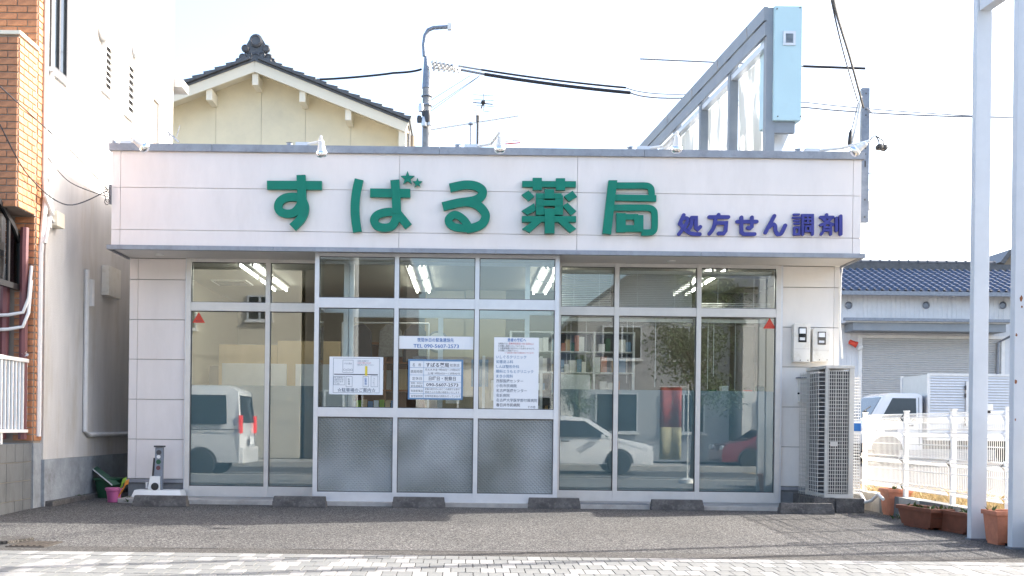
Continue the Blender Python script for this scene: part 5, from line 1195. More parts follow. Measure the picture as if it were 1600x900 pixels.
b = MB(); b.box(x0+.01, x1-.06, y0+.05, y0+.12, cz0-.14, cz0-.002); b.build('support_bracket', MT['steel_blue'], sgn, bevel=.004)
b = MB(); b.prism([(x0+.0,y0+.3,cz0-.04),(x1-.04,y0+.3,cz0-.04),(x0+.0,y0+.3,3.95)], (0,.05,0)); b.build('gusset', MT['alu'], sgn)
b = MB(); b.box(2.95, 3.15, 13.2, 13.4, 3.95, 4.12); tag(b.build('roof_box', MT['cream_trim'], None, bevel=.01), 'small cream box behind the fascia at the foot of the roof sign', 'box')
for o in (bpy.data.objects['roof_box'],):
    b = MB(); b.box(2.97, 3.13, 13.22, 13.38, 3.78, 3.949); b.build('stand', MT['steel'], o)

# ================================================================== steel mast at the right corner
MY = 11.95
a = pb(1346, 137, 1358, 347, MY)
t = thing('steel_mast', 'blue-grey perforated steel mast fixed to the right end of the fascia', 'mast', ((a[0]+a[1])/2, MY, a[2]))
X0 = max(a[0], XR+.02); X1 = X0+.088
def mz(py): return at(1352, py, MY).z
b = MB(); b.box(X0, X1, MY, MY+.06, a[2], a[3]); b.build('post', MT['steel'], t, bevel=.004)
for py, h in ((146,.008),(171,.008),(229,.03),(241,.01),(256,.035),(312,.01),(339,.01),(180,.008)):
    z = mz(py); b = MB(); b.box((X0+X1)/2-.008, (X0+X1)/2+.008, MY-.002, MY-.0005, z-h, z+h); b.build('slot', MT['dark'], t)
for py in (296, 332): b = MB(); z = mz(py); b.box(XR-.02, X0+.01, MY+.061, MY+.09, z-.03, z+.03); b.build('wall_bracket', MT['steel'], t)
for py in (270, 296, 337): b = MB(); z = mz(py); b.tube([(X1, MY+.03, z), (X1+.06, MY+.03, z+.005)], .006, 6); b.build('bolt', MT['steel'], t)
p = at(1356, 320, MY); b = MB(); b.box(X1+.002, X1+.035, MY, MY+.05, p.z-.06, p.z+.05); b.build('terminal_box', MT['white_p'], t, bevel=.008)
cable([(1293,-40),(1303,20),(1320,90),(1340,158)], .007, 'thin service wire running up from the mast, left strand', dy=[6.5,8.2,10.2,11.9], m='cable')
cable([(1296,-40),(1307,20),(1328,90),(1349,168)], .012, 'twisted thicker service wire running up from the mast, right strand', dy=[6.5,8.2,10.2,11.9], m='cable')
cable([(1341,160),(1334,190),(1328,212)], .006, 'thin drop wire left of the mast', dy=[11.9]*3); cable([(1345,150),(1341,180),(1331,225)], .016, 'pale conduit rising left of the mast to the right spotlight', 'white_p', dy=[11.92]*3)
b = MB(); P = at(1328, 216, 11.9); b.lathe([(.006,.1),(.02,.06),(.022,-.06),(.012,-.1),(0,-.1)], P, 10, (.1,0,1)); tag(b.build('cable_plug', MT['black'], None, smooth=True), 'black plug hanging on the drop wire left of the mast', 'plug')
t = thing('cable_pair', 'pair of round black insulators hanging from curved cables right of the mast', 'insulators', tuple(at(1376,231,11.9)))
for k, (px, py) in enumerate(((1374,230),(1381,231))):
    p = at(px, py, 11.9+.05*k); b = MB(); b.lathe([(0,-.04),(.03,-.035),(.04,0),(.03,.035),(0,.04)], p, 12, (.3,-1,0)); b.build('insulator', MT['black'], t, smooth=True)
    b = MB(); b.tube([Vector((X1, MY+.03, mz(224))), at(1362,215,11.92), at(1368,212,11.92), at(px-1,220,11.92), p], .007, 6); b.build('lead', MT['black'], t, smooth=True)
    b = MB(); b.tube([at(1354,168,11.94), at(1366+4*k,182,11.92), at(1374+6*k,200,11.92), p], .004, 5); b.build('lead', MT['wire_grey'], t, smooth=True)

# ================================================================== workshop behind the right fence
WY = 36.0
ws = thing('workshop', 'pale ribbed workshop with blue tiled roof and wide roller shutter', 'workshop', (13, WY, 0))
X0, X1 = at(1250, 560, WY).x, 22.0; ez = at(1450, 459, WY).z
def rib_panel(name, x0, x1, z0, z1, Y, pitch, m, parent):
    b = MB(); vs = []; x = x0; n = 0
    while x < x1:
        for (dx, dy) in ((0,0),(pitch*.82,0),(pitch*.88,.010),(pitch*.96,.010)):
            xx = min(x+dx, x1); vs += [(xx, Y+dy, z0), (xx, Y+dy, z1)]; n += 1
        x += pitch
    b.add(vs, [(2*i, 2*i+2, 2*i+3, 2*i+1) for i in range(n-1)]); return b.build(name, MT[m], parent)
sx0, sx1 = at(1346, 560, WY).x, at(1536, 560, WY).x+.6; sz = at(1450, 529, WY).z
b = MB(); b.box(X0, X1, WY+.03, WY+6.3, 0, ez); b.build('core', MT['ribsiding'], ws)
rib_panel('siding', X0, sx0-.12, 0, ez, WY-.02, .16, 'ribsiding', ws); rib_panel('siding', sx0-.12, sx1+.12, sz+.1, ez, WY-.02, .16, 'ribsiding', ws); rib_panel('siding', sx1+.12, X1, 0, ez, WY-.02, .16, 'ribsiding', ws)
b = MB(); b.box(sx0-.12, sx0, WY-.06, WY+.02, 0, sz+.1); b.box(sx1, sx1+.12, WY-.06, WY+.02, 0, sz+.1); b.box(sx0, sx1, WY-.06, WY+.02, sz, sz+.1); b.build('shutter_frame', MT['white'], ws)
nsl = int(sz/.075); b = MB(); vs = []
for k in range(nsl+1):
    z = k*.075; vs += [(sx0,WY-.01,z),(sx1,WY-.01,z),(sx0,WY-.035,z+.022),(sx1,WY-.035,z+.022),(sx0,WY-.035,z+.055),(sx1,WY-.035,z+.055)]
b.add(vs, [(2*i, 2*i+1, 2*i+3, 2*i+2) for i in range(3*nsl+2)]); b.build('roller_shutter', MT['shutter'], ws)
cz = at(1450, 507, WY-.9)
b = MB(); b.box(at(1322,505,WY-.9).x, at(1578,505,WY-.9).x, WY-.9, WY-.02, cz.z+.05, cz.z+.16); b.build('awning', MT['alu'], ws, bevel=.01)
b = MB(); b.box(at(1333,512,WY-.85).x, at(1572,512,WY-.85).x, WY-.85, WY-.03, cz.z-.22, cz.z+.049); b.build('awning_beam', MT['steel_blue'], ws, bevel=.01)
b = MB(); b.bar((at(1322,505,WY-.9).x-.1, WY-.96, cz.z+.14), (at(1578,505,WY-.9).x+.1, WY-.96, cz.z+.14), .12, .1); b.build('gutter', MT['steel'], ws)
b = MB(); gx = at(1567,520,WY).x; b.tube([(gx+.15,WY-.9,cz.z+.05),(gx+.15,WY-.8,cz.z-.2),(gx-.2,WY-.1,cz.z-.5),(gx-.25,WY-.08,0)], .05, 8); b.build('downpipe', MT['steel'], ws, smooth=True)
for px in (1326, 1447, 1567):
    p = at(px, 477, WY-.05); b = MB(); b.lathe([(0,0),(.12,0),(.13,.03),(.09,.06),(.08,.02),(0,.02)], (p.x, WY-.03, p.z), 16, (0,-1,0)); b.build('round_vent', MT['steel'], ws, smooth=True)
p = at(1333, 538, WY-.2); b = MB(); b.lathe([(.03,0),(.08,.02),(.09,.2),(.11,.26),(.1,.3),(0,.31)], p-Vector((.15,0,-.1)), 14, (.8,-.2,-.4)); b.build('alarm_lamp', MT['red'], ws, smooth=True)
p = p+Vector((.18,-.03,-.09)); b = MB(); b.lathe([(0,0),(.09,0),(.12,.06),(.08,.12),(0,.13)], p, 14, (.8,-.2,-.4)); b.build('alarm_horn', MT['white_p'], ws, smooth=True)
# tiled roof: every visible tile its own piece
rt0 = Vector((0, WY-.55, ez+.02)); rz = at(1450, 422, WY+2.6).z; rt1 = Vector((0, WY+2.6, rz)); u = (rt1-rt0).normalized(); slope_len = (rt1-rt0).length; ang = math.atan2(u.z, u.y)
b = MB(); b.add([(X0,rt0.y,rt0.z-.03),(X1,rt0.y,rt0.z-.03),(X1,rt1.y,rt1.z-.03),(X0,rt1.y,rt1.z-.03),(X0,rt1.y+3.2,rt0.z-.03),(X1,rt1.y+3.2,rt0.z-.03)], [(0,1,2,3),(3,2,5,4)]); rf = b.build('roof', MT['kawara_blue'], ws)
b = MB(); b.box(X0, X1, rt0.y-.04, rt0.y+.02, rt0.z-.16, rt0.z-.02); b.build('eave_gutter', MT['steel'], ws, bevel=.01)
tw = .262; nrt = 9; tl = slope_len/nrt
q = MB(); prof = []
for i in range(9):
    s = i/8; prof.append((s*tw, .075*math.exp(-((s-.82)/.14)**2) - .016*math.sin(math.pi*min(1,s/.7))))
vs = []
for (yy, dz) in ((0,.028),(tl+.03,.0)):
    for (x, z) in prof: vs.append((x, yy, z+dz))
for (x, z) in prof: vs.append((x, 0, z-.0))
q.add(vs, [(i, i+1, i+10, i+9) for i in range(8)] + [(i+1, i, i+18, i+19) for i in range(8)])
tm = q.build('roof_tile', MT['kawara_blue'], None, smooth='all'); tmesh = tm.data; bpy.data.objects.remove(tm)
vx0, vx1 = at(1310, 440, WY).x, at(1583, 440, WY).x
far = MB(); Rt = Matrix.Rotation(ang, 3, 'X')
for r in range(nrt):
    x = X0
    while x < X1 - tw:
        base = rt0 + u*(r*tl); vis_ = vx0 - .2 < x < vx1 + .1
        if vis_:
            o = bpy.data.objects.new('roof_tile', tmesh); COL.objects.link(o); o.parent = rf; o.location = (x, base.y, base.z); o.rotation_euler = (ang + random.uniform(-.006,.006), 0, random.uniform(-.006,.006))
        else: far.add([Rt @ v.co + Vector((x, base.y, base.z)) for v in tmesh.vertices], [tuple(p_.vertices) for p_ in tmesh.polygons])
        x += tw
far.build('roof_tiles', MT['kawara_blue'], rf, smooth='all', kind='stuff')
b = MB(); b.box(X0, X1, rt1.y-.12, rt1.y+.12, rt1.z-.05, rt1.z+.22); b.build('ridge', MT['kawara'], ws)
for k in range(int((vx1-vx0)/.35)+2):
    b = MB(); x = vx0 + k*.35; b.tube([(x, rt1.y, rt1.z+.25), (x+.33, rt1.y, rt1.z+.25)], .095, 10); b.tube([(x+.31, rt1.y, rt1.z+.25), (x+.345, rt1.y, rt1.z+.25)], .12, 10); b.build('ridge_tile', MT['kawara'], ws, smooth=True)
fh = thing('distant_house', 'dark tiled gable of a far house above the workshop roof', 'house', (at(1575,400,60).x+1.5, 60, 0))
p = at(1563, 408, 60); q_ = at(1574, 391, 60)
b = MB(); b.prism([(p.x+.2,60,0),(p.x+5,60,0),(p.x+5,60,p.z),(q_.x+1.5,60,q_.z-.15),(q_.x,60,q_.z-.2),(p.x+.2,60,p.z)], (0,6,0)); b.build('wall', MT['brown_house'], fh)
b = MB(); b.prism([(p.x-.15,59.7,p.z-.1),(q_.x,59.7,q_.z),(q_.x+3,59.7,q_.z),(q_.x+3,59.7,q_.z-.2),(q_.x+.1,59.7,q_.z-.25),(p.x+.1,59.7,p.z-.2)], (0,6.5,0)); b.build('roof', MT['kawara'], fh)

# ================================================================== vehicles
def wheel(parent, x, y, z, r, w, side):
    b = MB(); b.lathe([(r*.62,-w/2),(r*.93,-w/2),(r,-w*.35),(r,w*.35),(r*.93,w/2),(r*.62,w/2)], (x,y,z), 28, (0,1,0)); t = b.build('wheel', MT['tyre'], parent, smooth=True)
    s = side; b = MB(); b.lathe([(0,0),(r*.6,0),(r*.63,w*.08),(r*.55,w*.02),(r*.2,.01),(r*.16,w*.1),(0,w*.1)], (x, y+s*w*.36, z), 24, (0,s,0)); b.build('rim', MT['rim'], t, smooth=True)
    for k in range(5):
        a = k*1.2566+.3; b = MB(); c = Vector((x, y+s*w*.44, z)); v = Vector((math.cos(a), 0, math.sin(a))); b.bar(c+v*r*.12, c+v*r*.58, r*.16, .02, up=(0,1,0)); b.build('spoke', MT['rim'], t)
def car_body(parent, prof, wfun, y0, paint, name='body'):
    """closed side profile (x, z) swept to both flanks with a tumblehome"""
    b = MB(); n = len(prof); hw = [wfun(z) for x, z in prof]
    inner = .06
    vs = []
    for s in (-1, 1):
        for (x, z), h in zip(prof, hw): vs.append((x, y0+s*h, z))
    fs = [tuple(range(n)), tuple(range(2*n-1, n-1, -1))] + [(i, i+n, (i+1) % n+n, (i+1) % n) for i in range(n)]
    b.add(vs, fs); return b.build(name, paint, parent, bevel=.035, smooth=True)
def flank_poly(parent, name, pts, wfun, y0, m, off=.004, sides=(-1,1)):
    for s in sides:
        b = MB(); v = [(x, y0+s*(wfun(z)+off), z) for x, z in pts]; b.prism(v, (0, -s*.012, 0)); b.build(name, m, parent)

# box truck parked behind the fence (nose to the left)
TY = 29.0; tx0 = at(1353, 640, TY).x; tk = thing('box_truck', 'white cab-over truck with ribbed aluminium box body behind the fence', 'truck', (tx0+2.3, TY+.9, 0))
g0 = 0.0; cl = 1.6
wf = lambda z: .85 - max(0, z-1.15)*.10
prof = [(tx0,.42),(tx0+cl,.42),(tx0+cl+.02,1.95),(tx0+cl-.12,2.0),(tx0+.72,2.0),(tx0+.52,1.92),(tx0+.10,1.22),(tx0,1.05)]
yc = TY+.9
car_body(tk, prof, wf, yc, MT['carpaint'], 'cab')
flank_poly(tk, 'side_window', [(tx0+.42,1.22),(tx0+1.42,1.22),(tx0+1.43,1.86),(tx0+.78,1.86)], wf, yc, MT['carglass'], .006)
flank_poly(tk, 'door_seam', [(tx0+.30,.55),(tx0+.315,.55),(tx0+.32,1.2),(tx0+.305,1.2)], wf, yc, MT['dark'], .003); flank_poly(tk, 'door_seam', [(tx0+1.50,.55),(tx0+1.512,.55),(tx0+1.512,1.88),(tx0+1.50,1.88)], wf, yc, MT['dark'], .003)
flank_poly(tk, 'door_handle', [(tx0+1.18,1.08),(tx0+1.34,1.08),(tx0+1.34,1.12),(tx0+1.18,1.12)], wf, yc, MT['dark'], .02)
b = MB(); b.add([(tx0+.115,yc-.76,1.24),(tx0+.115,yc+.76,1.24),(tx0+.505,yc+.70,1.88),(tx0+.505,yc-.70,1.88)], [(0,1,2,3)]); b.prism([(tx0+.10,yc-.77,1.25),(tx0+.10,yc+.77,1.25),(tx0+.49,yc+.70,1.89),(tx0+.49,yc-.70,1.89)], (.01,0,-.006)); b.build('windscreen', MT['carglass'], tk)
for s in (-1,1):
    b = MB(); b.box(tx0-.12, tx0-.02, yc+s*1.0-.05, yc+s*1.0+.05, 1.2, 1.5); p = b.build('mirror', MT['black'], tk, bevel=.03)
    b = MB(); b.tube([(tx0-.07,yc+s*1.0,1.5),(tx0+.15,yc+s*.84,1.62)], .015, 6); b.build('arm', MT['black'], p)
    b = MB(); b.box(tx0-.015, tx0+.05, yc+s*.6-.14, yc+s*.6+.14, .68, .86); b.build('headlight', MT['head'], tk, bevel=.02)
b = MB(); b.box(tx0-.04, tx0+.1, yc-.8, yc+.8, .38, .6); b.build('bumper', MT['dark'], tk, bevel=.03)
bx0, bx1, bz1 = tx0+cl+.10, tx0+cl+4.2, at(1500, 584, TY).z
b = MB(); vs = []; n = 0; z = .78
while z < bz1-.06:
    for dz, dy in ((0,0),(.03,.012),(.055,.012),(.07,0)): vs += [(bx0+.06, TY-.02+dy, z+dz), (bx1-.06, TY-.02+dy, z+dz)]; n += 1
    z += .075
b.add(vs, [(2*i,2*i+1,2*i+3,2*i+2) for i in range(n-1)]); b.build('box_side', MT['alubox'], tk)
b = MB(); b.box(bx0+.02, bx1-.02, TY, TY+1.8, .72, bz1-.03); b.build('cargo_box', MT['alubox'], tk)
b = MB()
for x in (bx0, bx1-.06): b.box(x, x+.06, TY-.03, TY+.05, .7, bz1); b.box(x, x+.06, TY+1.75, TY+1.83, .7, bz1)
b.box(bx0+.06, bx1-.06, TY-.03, TY+.05, bz1-.06, bz1+.001); b.box(bx0+.06, bx1-.06, TY-.03, TY+.05, .7, .78); b.build('box_edge', MT['white'], tk)
hx = at(1508, 630, TY).x; b = MB(); b.box(hx, hx+.09, TY-.05, TY-.031, at(1508,665,TY).z, at(1508,596,TY).z); p = b.build('door_post', MT['white'], tk)
for py in (606, 618, 655, 662):
    z = at(1508, py, TY).z; b = MB(); b.box(hx-.03, hx+.0, TY-.06, TY-.03, z-.06, z+.06); b.build('hinge', MT['dark'], p)
b = MB(); b.box(tx0+.2, bx1-.1, yc-.4, yc+.4, .45, .70); b.build('chassis', MT['dark'], tk)
for x in (tx0+.62, bx1-1.0):
    for s in (-1,1): wheel(tk, x, yc+s*.74, .36, .36, .22, s)
flank_poly(tk, 'wheel_arch', [(tx0+.62+.44*math.cos(a), .42+.40*math.sin(a)) for a in [k*math.pi/10 for k in range(11)]], wf, yc, MT['dark'], .003)
flank_poly(tk, 'door_mark', [(tx0+.55,.86),(tx0+.9,.86),(tx0+.9,1.0),(tx0+.55,1.0)], wf, yc, MT['ink_grey'], .0025)
t = thing('wall_camera', 'small grey lamp on a bracket at the second white post', 'lamp', tuple(at(1537,637,9.6)))
p = at(1539, 637, 9.5); b = MB(); b.box(p.x-.03, p.x+.05, 9.45, 9.53, p.z-.025, p.z+.03); b.build('housing', MT['alu'], t, bevel=.008)
b = MB(); b.box(p.x-.01, p.x+.04, 9.46, 9.52, p.z-.05, p.z-.026); b.build('lens', MT['black'], t, bevel=.006)
b = MB(); b.box(legs[0][0]+wA-.002, p.x-.03, 9.40, 9.43, p.z-.02, p.z+.0); b.box(p.x-.05, p.x-.03, 9.41, 9.5, p.z-.02, p.z+.0); b.build('bracket', MT['steel'], t)
# ================================================================== the far side of the street (seen in the window panes)
RZ = -.262
def passenger_car(label, x0, yc, L, H, paint, kind, sgn, hw=.85, name='car', cat='car'):
    """sgn +1: nose towards +X"""
    t = thing(name, label, cat, (x0+L/2, yc, RZ)); f = lambda u: x0 + (u*L if sgn > 0 else (1-u)*L)
    Z = lambda h: RZ + h*H
    if kind == 'van':
        pr = [(0.0,.16),(1.0,.15),(1.0,.42),(.985,.50),(.83,.56),(.70,.95),(.60,1.0),(.05,1.0),(.015,.95),(0,.55)]; wn_ = [[(.06,.58),(.30,.58),(.30,.90),(.07,.90)], [(.32,.58),(.56,.58),(.56,.90),(.32,.90)], [(.58,.58),(.76,.58),(.675,.90),(.58,.90)]]
    else:
        pr = [(0.0,.18),(1.0,.17),(1.0,.40),(.97,.52),(.80,.62),(.62,.95),(.50,1.0),(.34,.99),(.08,.80),(.02,.68),(0,.5)]; wn_ = [[(.14,.66),(.40,.64),(.42,.92),(.34,.93)], [(.43,.64),(.74,.64),(.60,.91),(.45,.92)]]
    wf_ = lambda z: hw - max(0, (z-RZ)/H-.58)*.34
    car_body(t, [(f(u), Z(h)) for u, h in pr], wf_, yc, paint)
    for w in wn_: flank_poly(t, 'side_window', [(f(u), Z(h)) for u, h in w], wf_, yc, MT['carglass'], .008)
    for u in (.18, .80):
        flank_poly(t, 'wheel_arch', [(f(u)+.37*math.cos(a), RZ+.30+.37*math.sin(a)) for a in [k*math.pi/10 for k in range(11)]], wf_, yc, MT['dark'], .004)
        for s in (-1,1): wheel(t, f(u), yc+s*(hw-.055), RZ+.31, .31, .2, s)
    for s in (-1,1):
        b = MB(); b.box(f(.70)-.06, f(.70)+.06, yc+s*(hw+.1)-.07, yc+s*(hw+.1)+.07, Z(.6), Z(.69)); b.build('mirror', paint, t, bevel=.03)
        b = MB(); e = f(0); b.box(e-.03, e+.03, yc+s*(hw-.12)-.1, yc+s*(hw-.12)+.1, Z(.48), Z(.68) if kind == 'van' else Z(.58)); b.build('tail_light', MT['tail'], t, bevel=.015)
        b = MB(); e = f(.985); b.box(e-.05, e+.05, yc+s*(hw-.2)-.16, yc+s*(hw-.2)+.16, Z(.38), Z(.5)); b.build('headlight', MT['head'], t, bevel=.03)
    flank_poly(t, 'door_seam', [(f(.42),Z(.2)),(f(.424),Z(.2)),(f(.424),Z(.62)),(f(.42),Z(.62))], wf_, yc, MT['dark'], .003)
    flank_poly(t, 'door_handle', [(f(.46),Z(.55)),(f(.51),Z(.55)),(f(.51),Z(.575)),(f(.46),Z(.575))], wf_, yc, MT['dark'], .015)
    if kind == 'van':
        flank_poly(t, 'belt_line', [(f(.0),Z(.515)),(f(.62),Z(.515)),(f(.62),Z(.525)),(f(.0),Z(.525))], wf_, yc, MT['dark'], .003)
    b = MB(); e = f(0); b.box(e-.08, e+.08, yc-hw*.97, yc+hw*.97, Z(.15), Z(.33)); b.build('rear_bumper', paint, t, bevel=.04)
    b = MB(); e = f(-.02) if kind == 'van' else f(-.021); b.box(e-.01, e+.01, yc-.17, yc+.17, Z(.36), Z(.36)+.17); b.build('number_plate', MT['paper'], t)
    # rear and front glass
    (ua, ha), (ub, hb) = ((-.0005,.60),(.0115,.90)) if kind == 'van' else ((.035,.70),(.085,.80))
    b = MB(); dx = -.008*sgn; b.prism([(f(ua)+dx, yc-hw*.8, Z(ha)), (f(ua)+dx, yc+hw*.8, Z(ha)), (f(ub)+dx, yc+hw*.72, Z(hb)), (f(ub)+dx, yc-hw*.72, Z(hb))], (.012*sgn,0,0)); b.build('rear_window', MT['carglass'], t)
    (ua, ha), (ub, hb) = ((.82,.59),(.715,.92)) if kind == 'van' else ((.785,.655),(.645,.915))
    b = MB(); n_ = Vector((1*sgn,0,.5)).normalized()*.02; b.prism([Vector((f(ua), yc-hw*.8, Z(ha)))+n_, Vector((f(ua), yc+hw*.8, Z(ha)))+n_, Vector((f(ub), yc+hw*.72, Z(hb)))+n_, Vector((f(ub), yc-hw*.72, Z(hb)))+n_], n_*-.6); b.build('windscreen', MT['carglass'], t)
    return t
vx = at(380, 680, 23.5).x
passenger_car('white minivan on the road, mirrored in the leftmost window panes', vx-4.75, 1.0, 4.75, 2.02, MT['carpaint'], 'van', -1, .88, 'minivan', 'van')
hx1 = at(1022, 690, 26.8).x
passenger_car('white hatchback on the road, mirrored in the right windows beside the entrance bay', hx1-4.4, -2.7, 4.4, 1.5, MT['carpaint'], 'hatch', 1, .86, 'hatchback')
passenger_car('red car parked across the street, mirrored low in the right windows', 7.4, -6.3, 4.1, 1.45, MT['carred'], 'hatch', -1, .83, 'parked_car')

def house(name, label, x0, x1, y, depth, h, m, wins, roof=None, cat='house'):
    """front faces the shop (+Y); wins: (x, z, w, h)"""
    t = thing(name, label, cat, ((x0+x1)/2, y-depth/2, -.13))
    b = MB(); b.box(x0, x1, y-depth, y, -.14, h); b.build('wall', MT[m], t)
    for (wx, wz, ww, wh) in wins:
        b = MB()
        for (a, c, d_, e) in ((wx,wx+.05,wz,wz+wh),(wx+ww-.05,wx+ww,wz,wz+wh),(wx+.05,wx+ww-.05,wz,wz+.05),(wx+.05,wx+ww-.05,wz+wh-.05,wz+wh),(wx+ww/2-.03,wx+ww/2+.03,wz+.05,wz+wh-.05)): b.box(a, c, y+.002, y+.06, d_, e)
        f = b.build('window', MT['alu'], t); b = MB(); b.box(wx+.04, wx+ww-.04, y+.003, y+.02, wz+.04, wz+wh-.04); b.build('pane', MT['carglass'], f)
        b = MB(); b.box(wx-.05, wx+ww+.05, y+.001, y+.1, wz-.06, wz-.002); b.build('sill', MT['white'], f)
    if roof == 'flat':
        b = MB(); b.box(x0-.1, x1+.1, y-depth-.1, y+.1, h, h+.18); b.build('parapet', MT['coping'], t)
    elif roof:
        mid = y-depth/2; b = MB(); b.prism([(x0-.4,y+.5,h-.1),(x0-.4,mid,h+roof),(x0-.4,y-depth-.5,h-.1)], (x1-x0+.8,0,0)); b.build('roof', MT['kawara'], t)
    elif roof is None: pass
    return t
def gable_house(name, label, x0, x1, y, depth, h, rise, m, wins):
    t = house(name, label, x0, x1, y, depth, h, m, wins, roof='none' if False else 0)
    mx = (x0+x1)/2
    b = MB(); b.prism([(x0,y,h),(x1,y,h),(mx,y,h+rise)], (0,-depth,0)); b.build('gable', MT[m], t)
    for s in (-1,1):
        e = x0-.4 if s < 0 else x1+.4; ez_ = h - rise*.4/((x1-x0)/2)
        b = MB(); b.prism([(mx,y+.5,h+rise),(e,y+.5,ez_),(e,y+.5,ez_+.16),(mx,y+.5,h+rise+.16)], (0,-depth-1,0)); b.build('roof', MT['kawara'], t)
    return t
ws_ = [(-12.6,3.7,1.3,1.2),(-9.9,3.9,1.3,.8),(-12.6,.9,1.3,1.2),(-7.0,4.2,.8,.8)]
house('apartment_block', 'beige two-storey block across the street mirrored in the left windows', -14, -5.3, -8.2, 9, 6.1, 'beige_house', ws_, 'flat', 'apartment block')
house('dark_house', 'dark brown house across the street mirrored in the left pane of the entrance bay', -5.17, -1.9, -8.25, 8, 6.0, 'dark_render', [(-4.4,.9,1.2,1.1)], 'flat')
house('low_shop', 'low white building across the street mirrored in the entrance bay', -1.6, 3.4, -8.6, 7, 2.9, 'white_house', [(-1.0,.7,1.4,1.2),(1.2,.7,1.4,1.2)], 'flat', 'shop')
gable_house('grey_house', 'grey gabled house across the street mirrored in the right windows', 3.6, 8.6, -9.5, 8, 4.6, 1.9, 'grey_house', [(4.2,.8,1.4,1.3),(6.4,.8,1.4,1.3),(4.4,3.2,1.3,1.1),(6.6,3.2,1.3,1.1)])
house('white_house', 'white house with lattice windows across the street mirrored at the far right', 8.9, 15, -9.0, 8, 5.6, 'white_house', [(9.4,.7,1.0,1.2),(10.8,.7,1.0,1.2),(12.6,.7,1.4,1.2),(9.6,3.4,1.3,1.1),(12.2,3.4,1.3,1.1)], 1.8)
house('long_house', 'long brown building farther along the far side of the street', -27, -14.6, -8.5, 9, 4.8, 'brown_house', [(x, 1.0, 1.4, 1.2) for x in (-26,-23,-20,-17)], 1.8)
house('far_block', 'grey block farther right along the far side of the street', 15.6, 27, -9.2, 9, 6.8, 'grey_house', [(x, z, 1.4, 1.2) for x in (16.5,19.5,22.5) for z in (1.0,4.0)], 'flat', 'block')
# street tree
def tree(name, label, x, y, z0, h, spread, n, seed, group=None, trunk=.35):
    rr = random.Random(seed); t = thing(name, label, 'tree', (x, y, z0), group)
    b = MB(); top = Vector((x+.1, y, z0+h*.75)); b.tube([(x,y,z0-.05),(x+.03,y,z0+h*.35),top], .07, 9, r2=.025)
    tips = []
    for k in range(9):
        a = rr.uniform(0,6.28); s = Vector((x+.04, y, z0+h*rr.uniform(.3,.65))); e = s + Vector((math.cos(a)*spread*rr.uniform(.4,.9), math.sin(a)*spread*rr.uniform(.4,.9), h*rr.uniform(.1,.32))); m_ = s.lerp(e,.5)+Vector((0,0,.12)); b.tube([s,m_,e], .03, 6, r2=.008); tips += [e, m_]
    b.build('trunk', MT['bark'], t, smooth=True)
    cl = tips + [top + Vector((0,0,h*.15))] + [Vector((x+rr.gauss(0,spread*.5), y+rr.gauss(0,spread*.5), z0+h*rr.uniform(trunk+.05,.98))) for _ in range(16)]
    l = MB()
    for k in range(n):
        c = rr.choice(cl) + Vector((rr.gauss(0,.2), rr.gauss(0,.2), rr.gauss(0,.2)))*(spread/.9); d_ = Vector((rr.gauss(0,1), rr.gauss(0,1), rr.gauss(-.4,.8))).normalized()*rr.uniform(.05,.11); s_ = d_.cross(Vector((rr.gauss(0,1), rr.gauss(0,1), rr.gauss(0,1)))).normalized()*.018
        l.add([c, c+d_*.5+s_, c+d_, c+d_*.5-s_], [(0,1,2,3)])
    l.build('crown', MT['leaf'], t); return t
tree('street_tree', 'small leafy street tree mirrored in the right windows', at(1085,560,20.9).x, 4.1, gz(4.1), 4.2, .8, 5200, 11)
tree('garden_tree', 'leafy tree across the street mirrored at the left', -13.0, -7.4, -.13, 5.2, 1.4, 5200, 12)
tree('garden_tree', 'leafy tree across the street beside the low white building', 3.4, -7.6, -.13, 3.6, .7, 3000, 13)
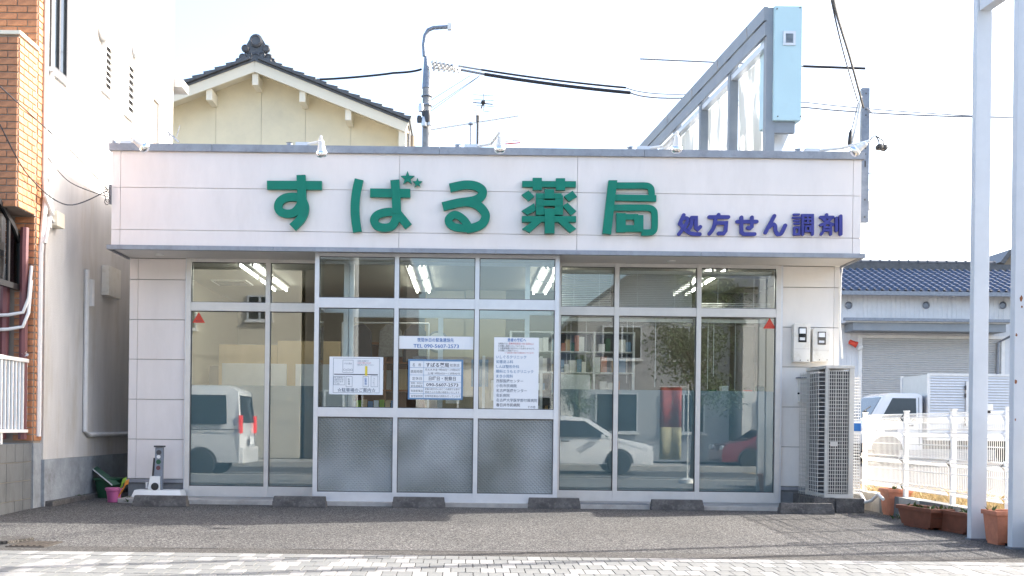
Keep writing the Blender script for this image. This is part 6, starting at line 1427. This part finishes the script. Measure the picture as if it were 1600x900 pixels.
# banner, bollard-like post and street lamp on the near footway
bxp = at(1058, 650, 19.0).x
t = thing('banner_flag', 'tall red and yellow banner on a pole mirrored in the right windows', 'banner', (bxp, 5.6, gz(5.6)))
b = MB(); b.tube([(bxp+.28,5.6,gz(5.6)),(bxp+.28,5.6,1.75)], .012, 8); b.tube([(bxp-.25,5.6,1.70),(bxp+.28,5.6,1.70)], .008, 6); b.build('pole', MT['white_p'], t, smooth=True)
b = MB(); b.lathe([(0,0),(.16,0),(.15,.08),(.04,.11),(0,.11)], (bxp+.28,5.6,gz(5.6)), 16); b.build('weight_base', MT['white_p'], t, smooth=True)
vs = []
for i in range(9):
    xx = bxp-.24+.05*i+.02*0; yy = 5.6+.02*math.sin(i*1.1)
    vs += [(xx, yy, .35), (xx, yy, .95), (xx, yy, 1.69)]
lo = [v for i, v in enumerate(vs) if i % 3 < 2]; hi = [v for i, v in enumerate(vs) if i % 3 > 0]
b = MB(); b.add(lo, [(2*i, 2*i+2, 2*i+3, 2*i+1) for i in range(8)]); o = b.build('cloth', MT['banner_y'], t, smooth='all'); md = o.modifiers.new('thickness','SOLIDIFY'); md.thickness = .002
b = MB(); b.add(hi, [(2*i, 2*i+2, 2*i+3, 2*i+1) for i in range(8)]); o = b.build('cloth', MT['banner'], t, smooth='all'); md = o.modifiers.new('thickness','SOLIDIFY'); md.thickness = .002
t = thing('far_utility_pole', 'concrete utility pole across the street mirrored in the glass', 'utility pole', (-3.2, -5.2, -.13))
b = MB(); b.tube([(-3.2,-5.2,-.13),(-3.2,-5.2,9.5)], .17, 14, r2=.12); b.build('shaft', MT['pole'], t, smooth=True)
b = MB(); b.bar((-4.1,-5.2,8.9),(-2.3,-5.2,8.9), .09, .09); b.build('cross_arm', MT['steel'], t)
for k, z in enumerate((8.97, 7.6, 7.0)):
    b = MB(); b.tube([(-60,-5.2+.3*k,z+.6),(-3.2,-5.2+.3*k*0,z),(60,-5.2+.3*k,z+.6)], .02, 6); tag(b.build('street_wire', MT['cable'], None), ('highest', 'middle', 'lowest')[k] + ' overhead wire across the street mirrored in the upper panes', 'cable', 'street wires')
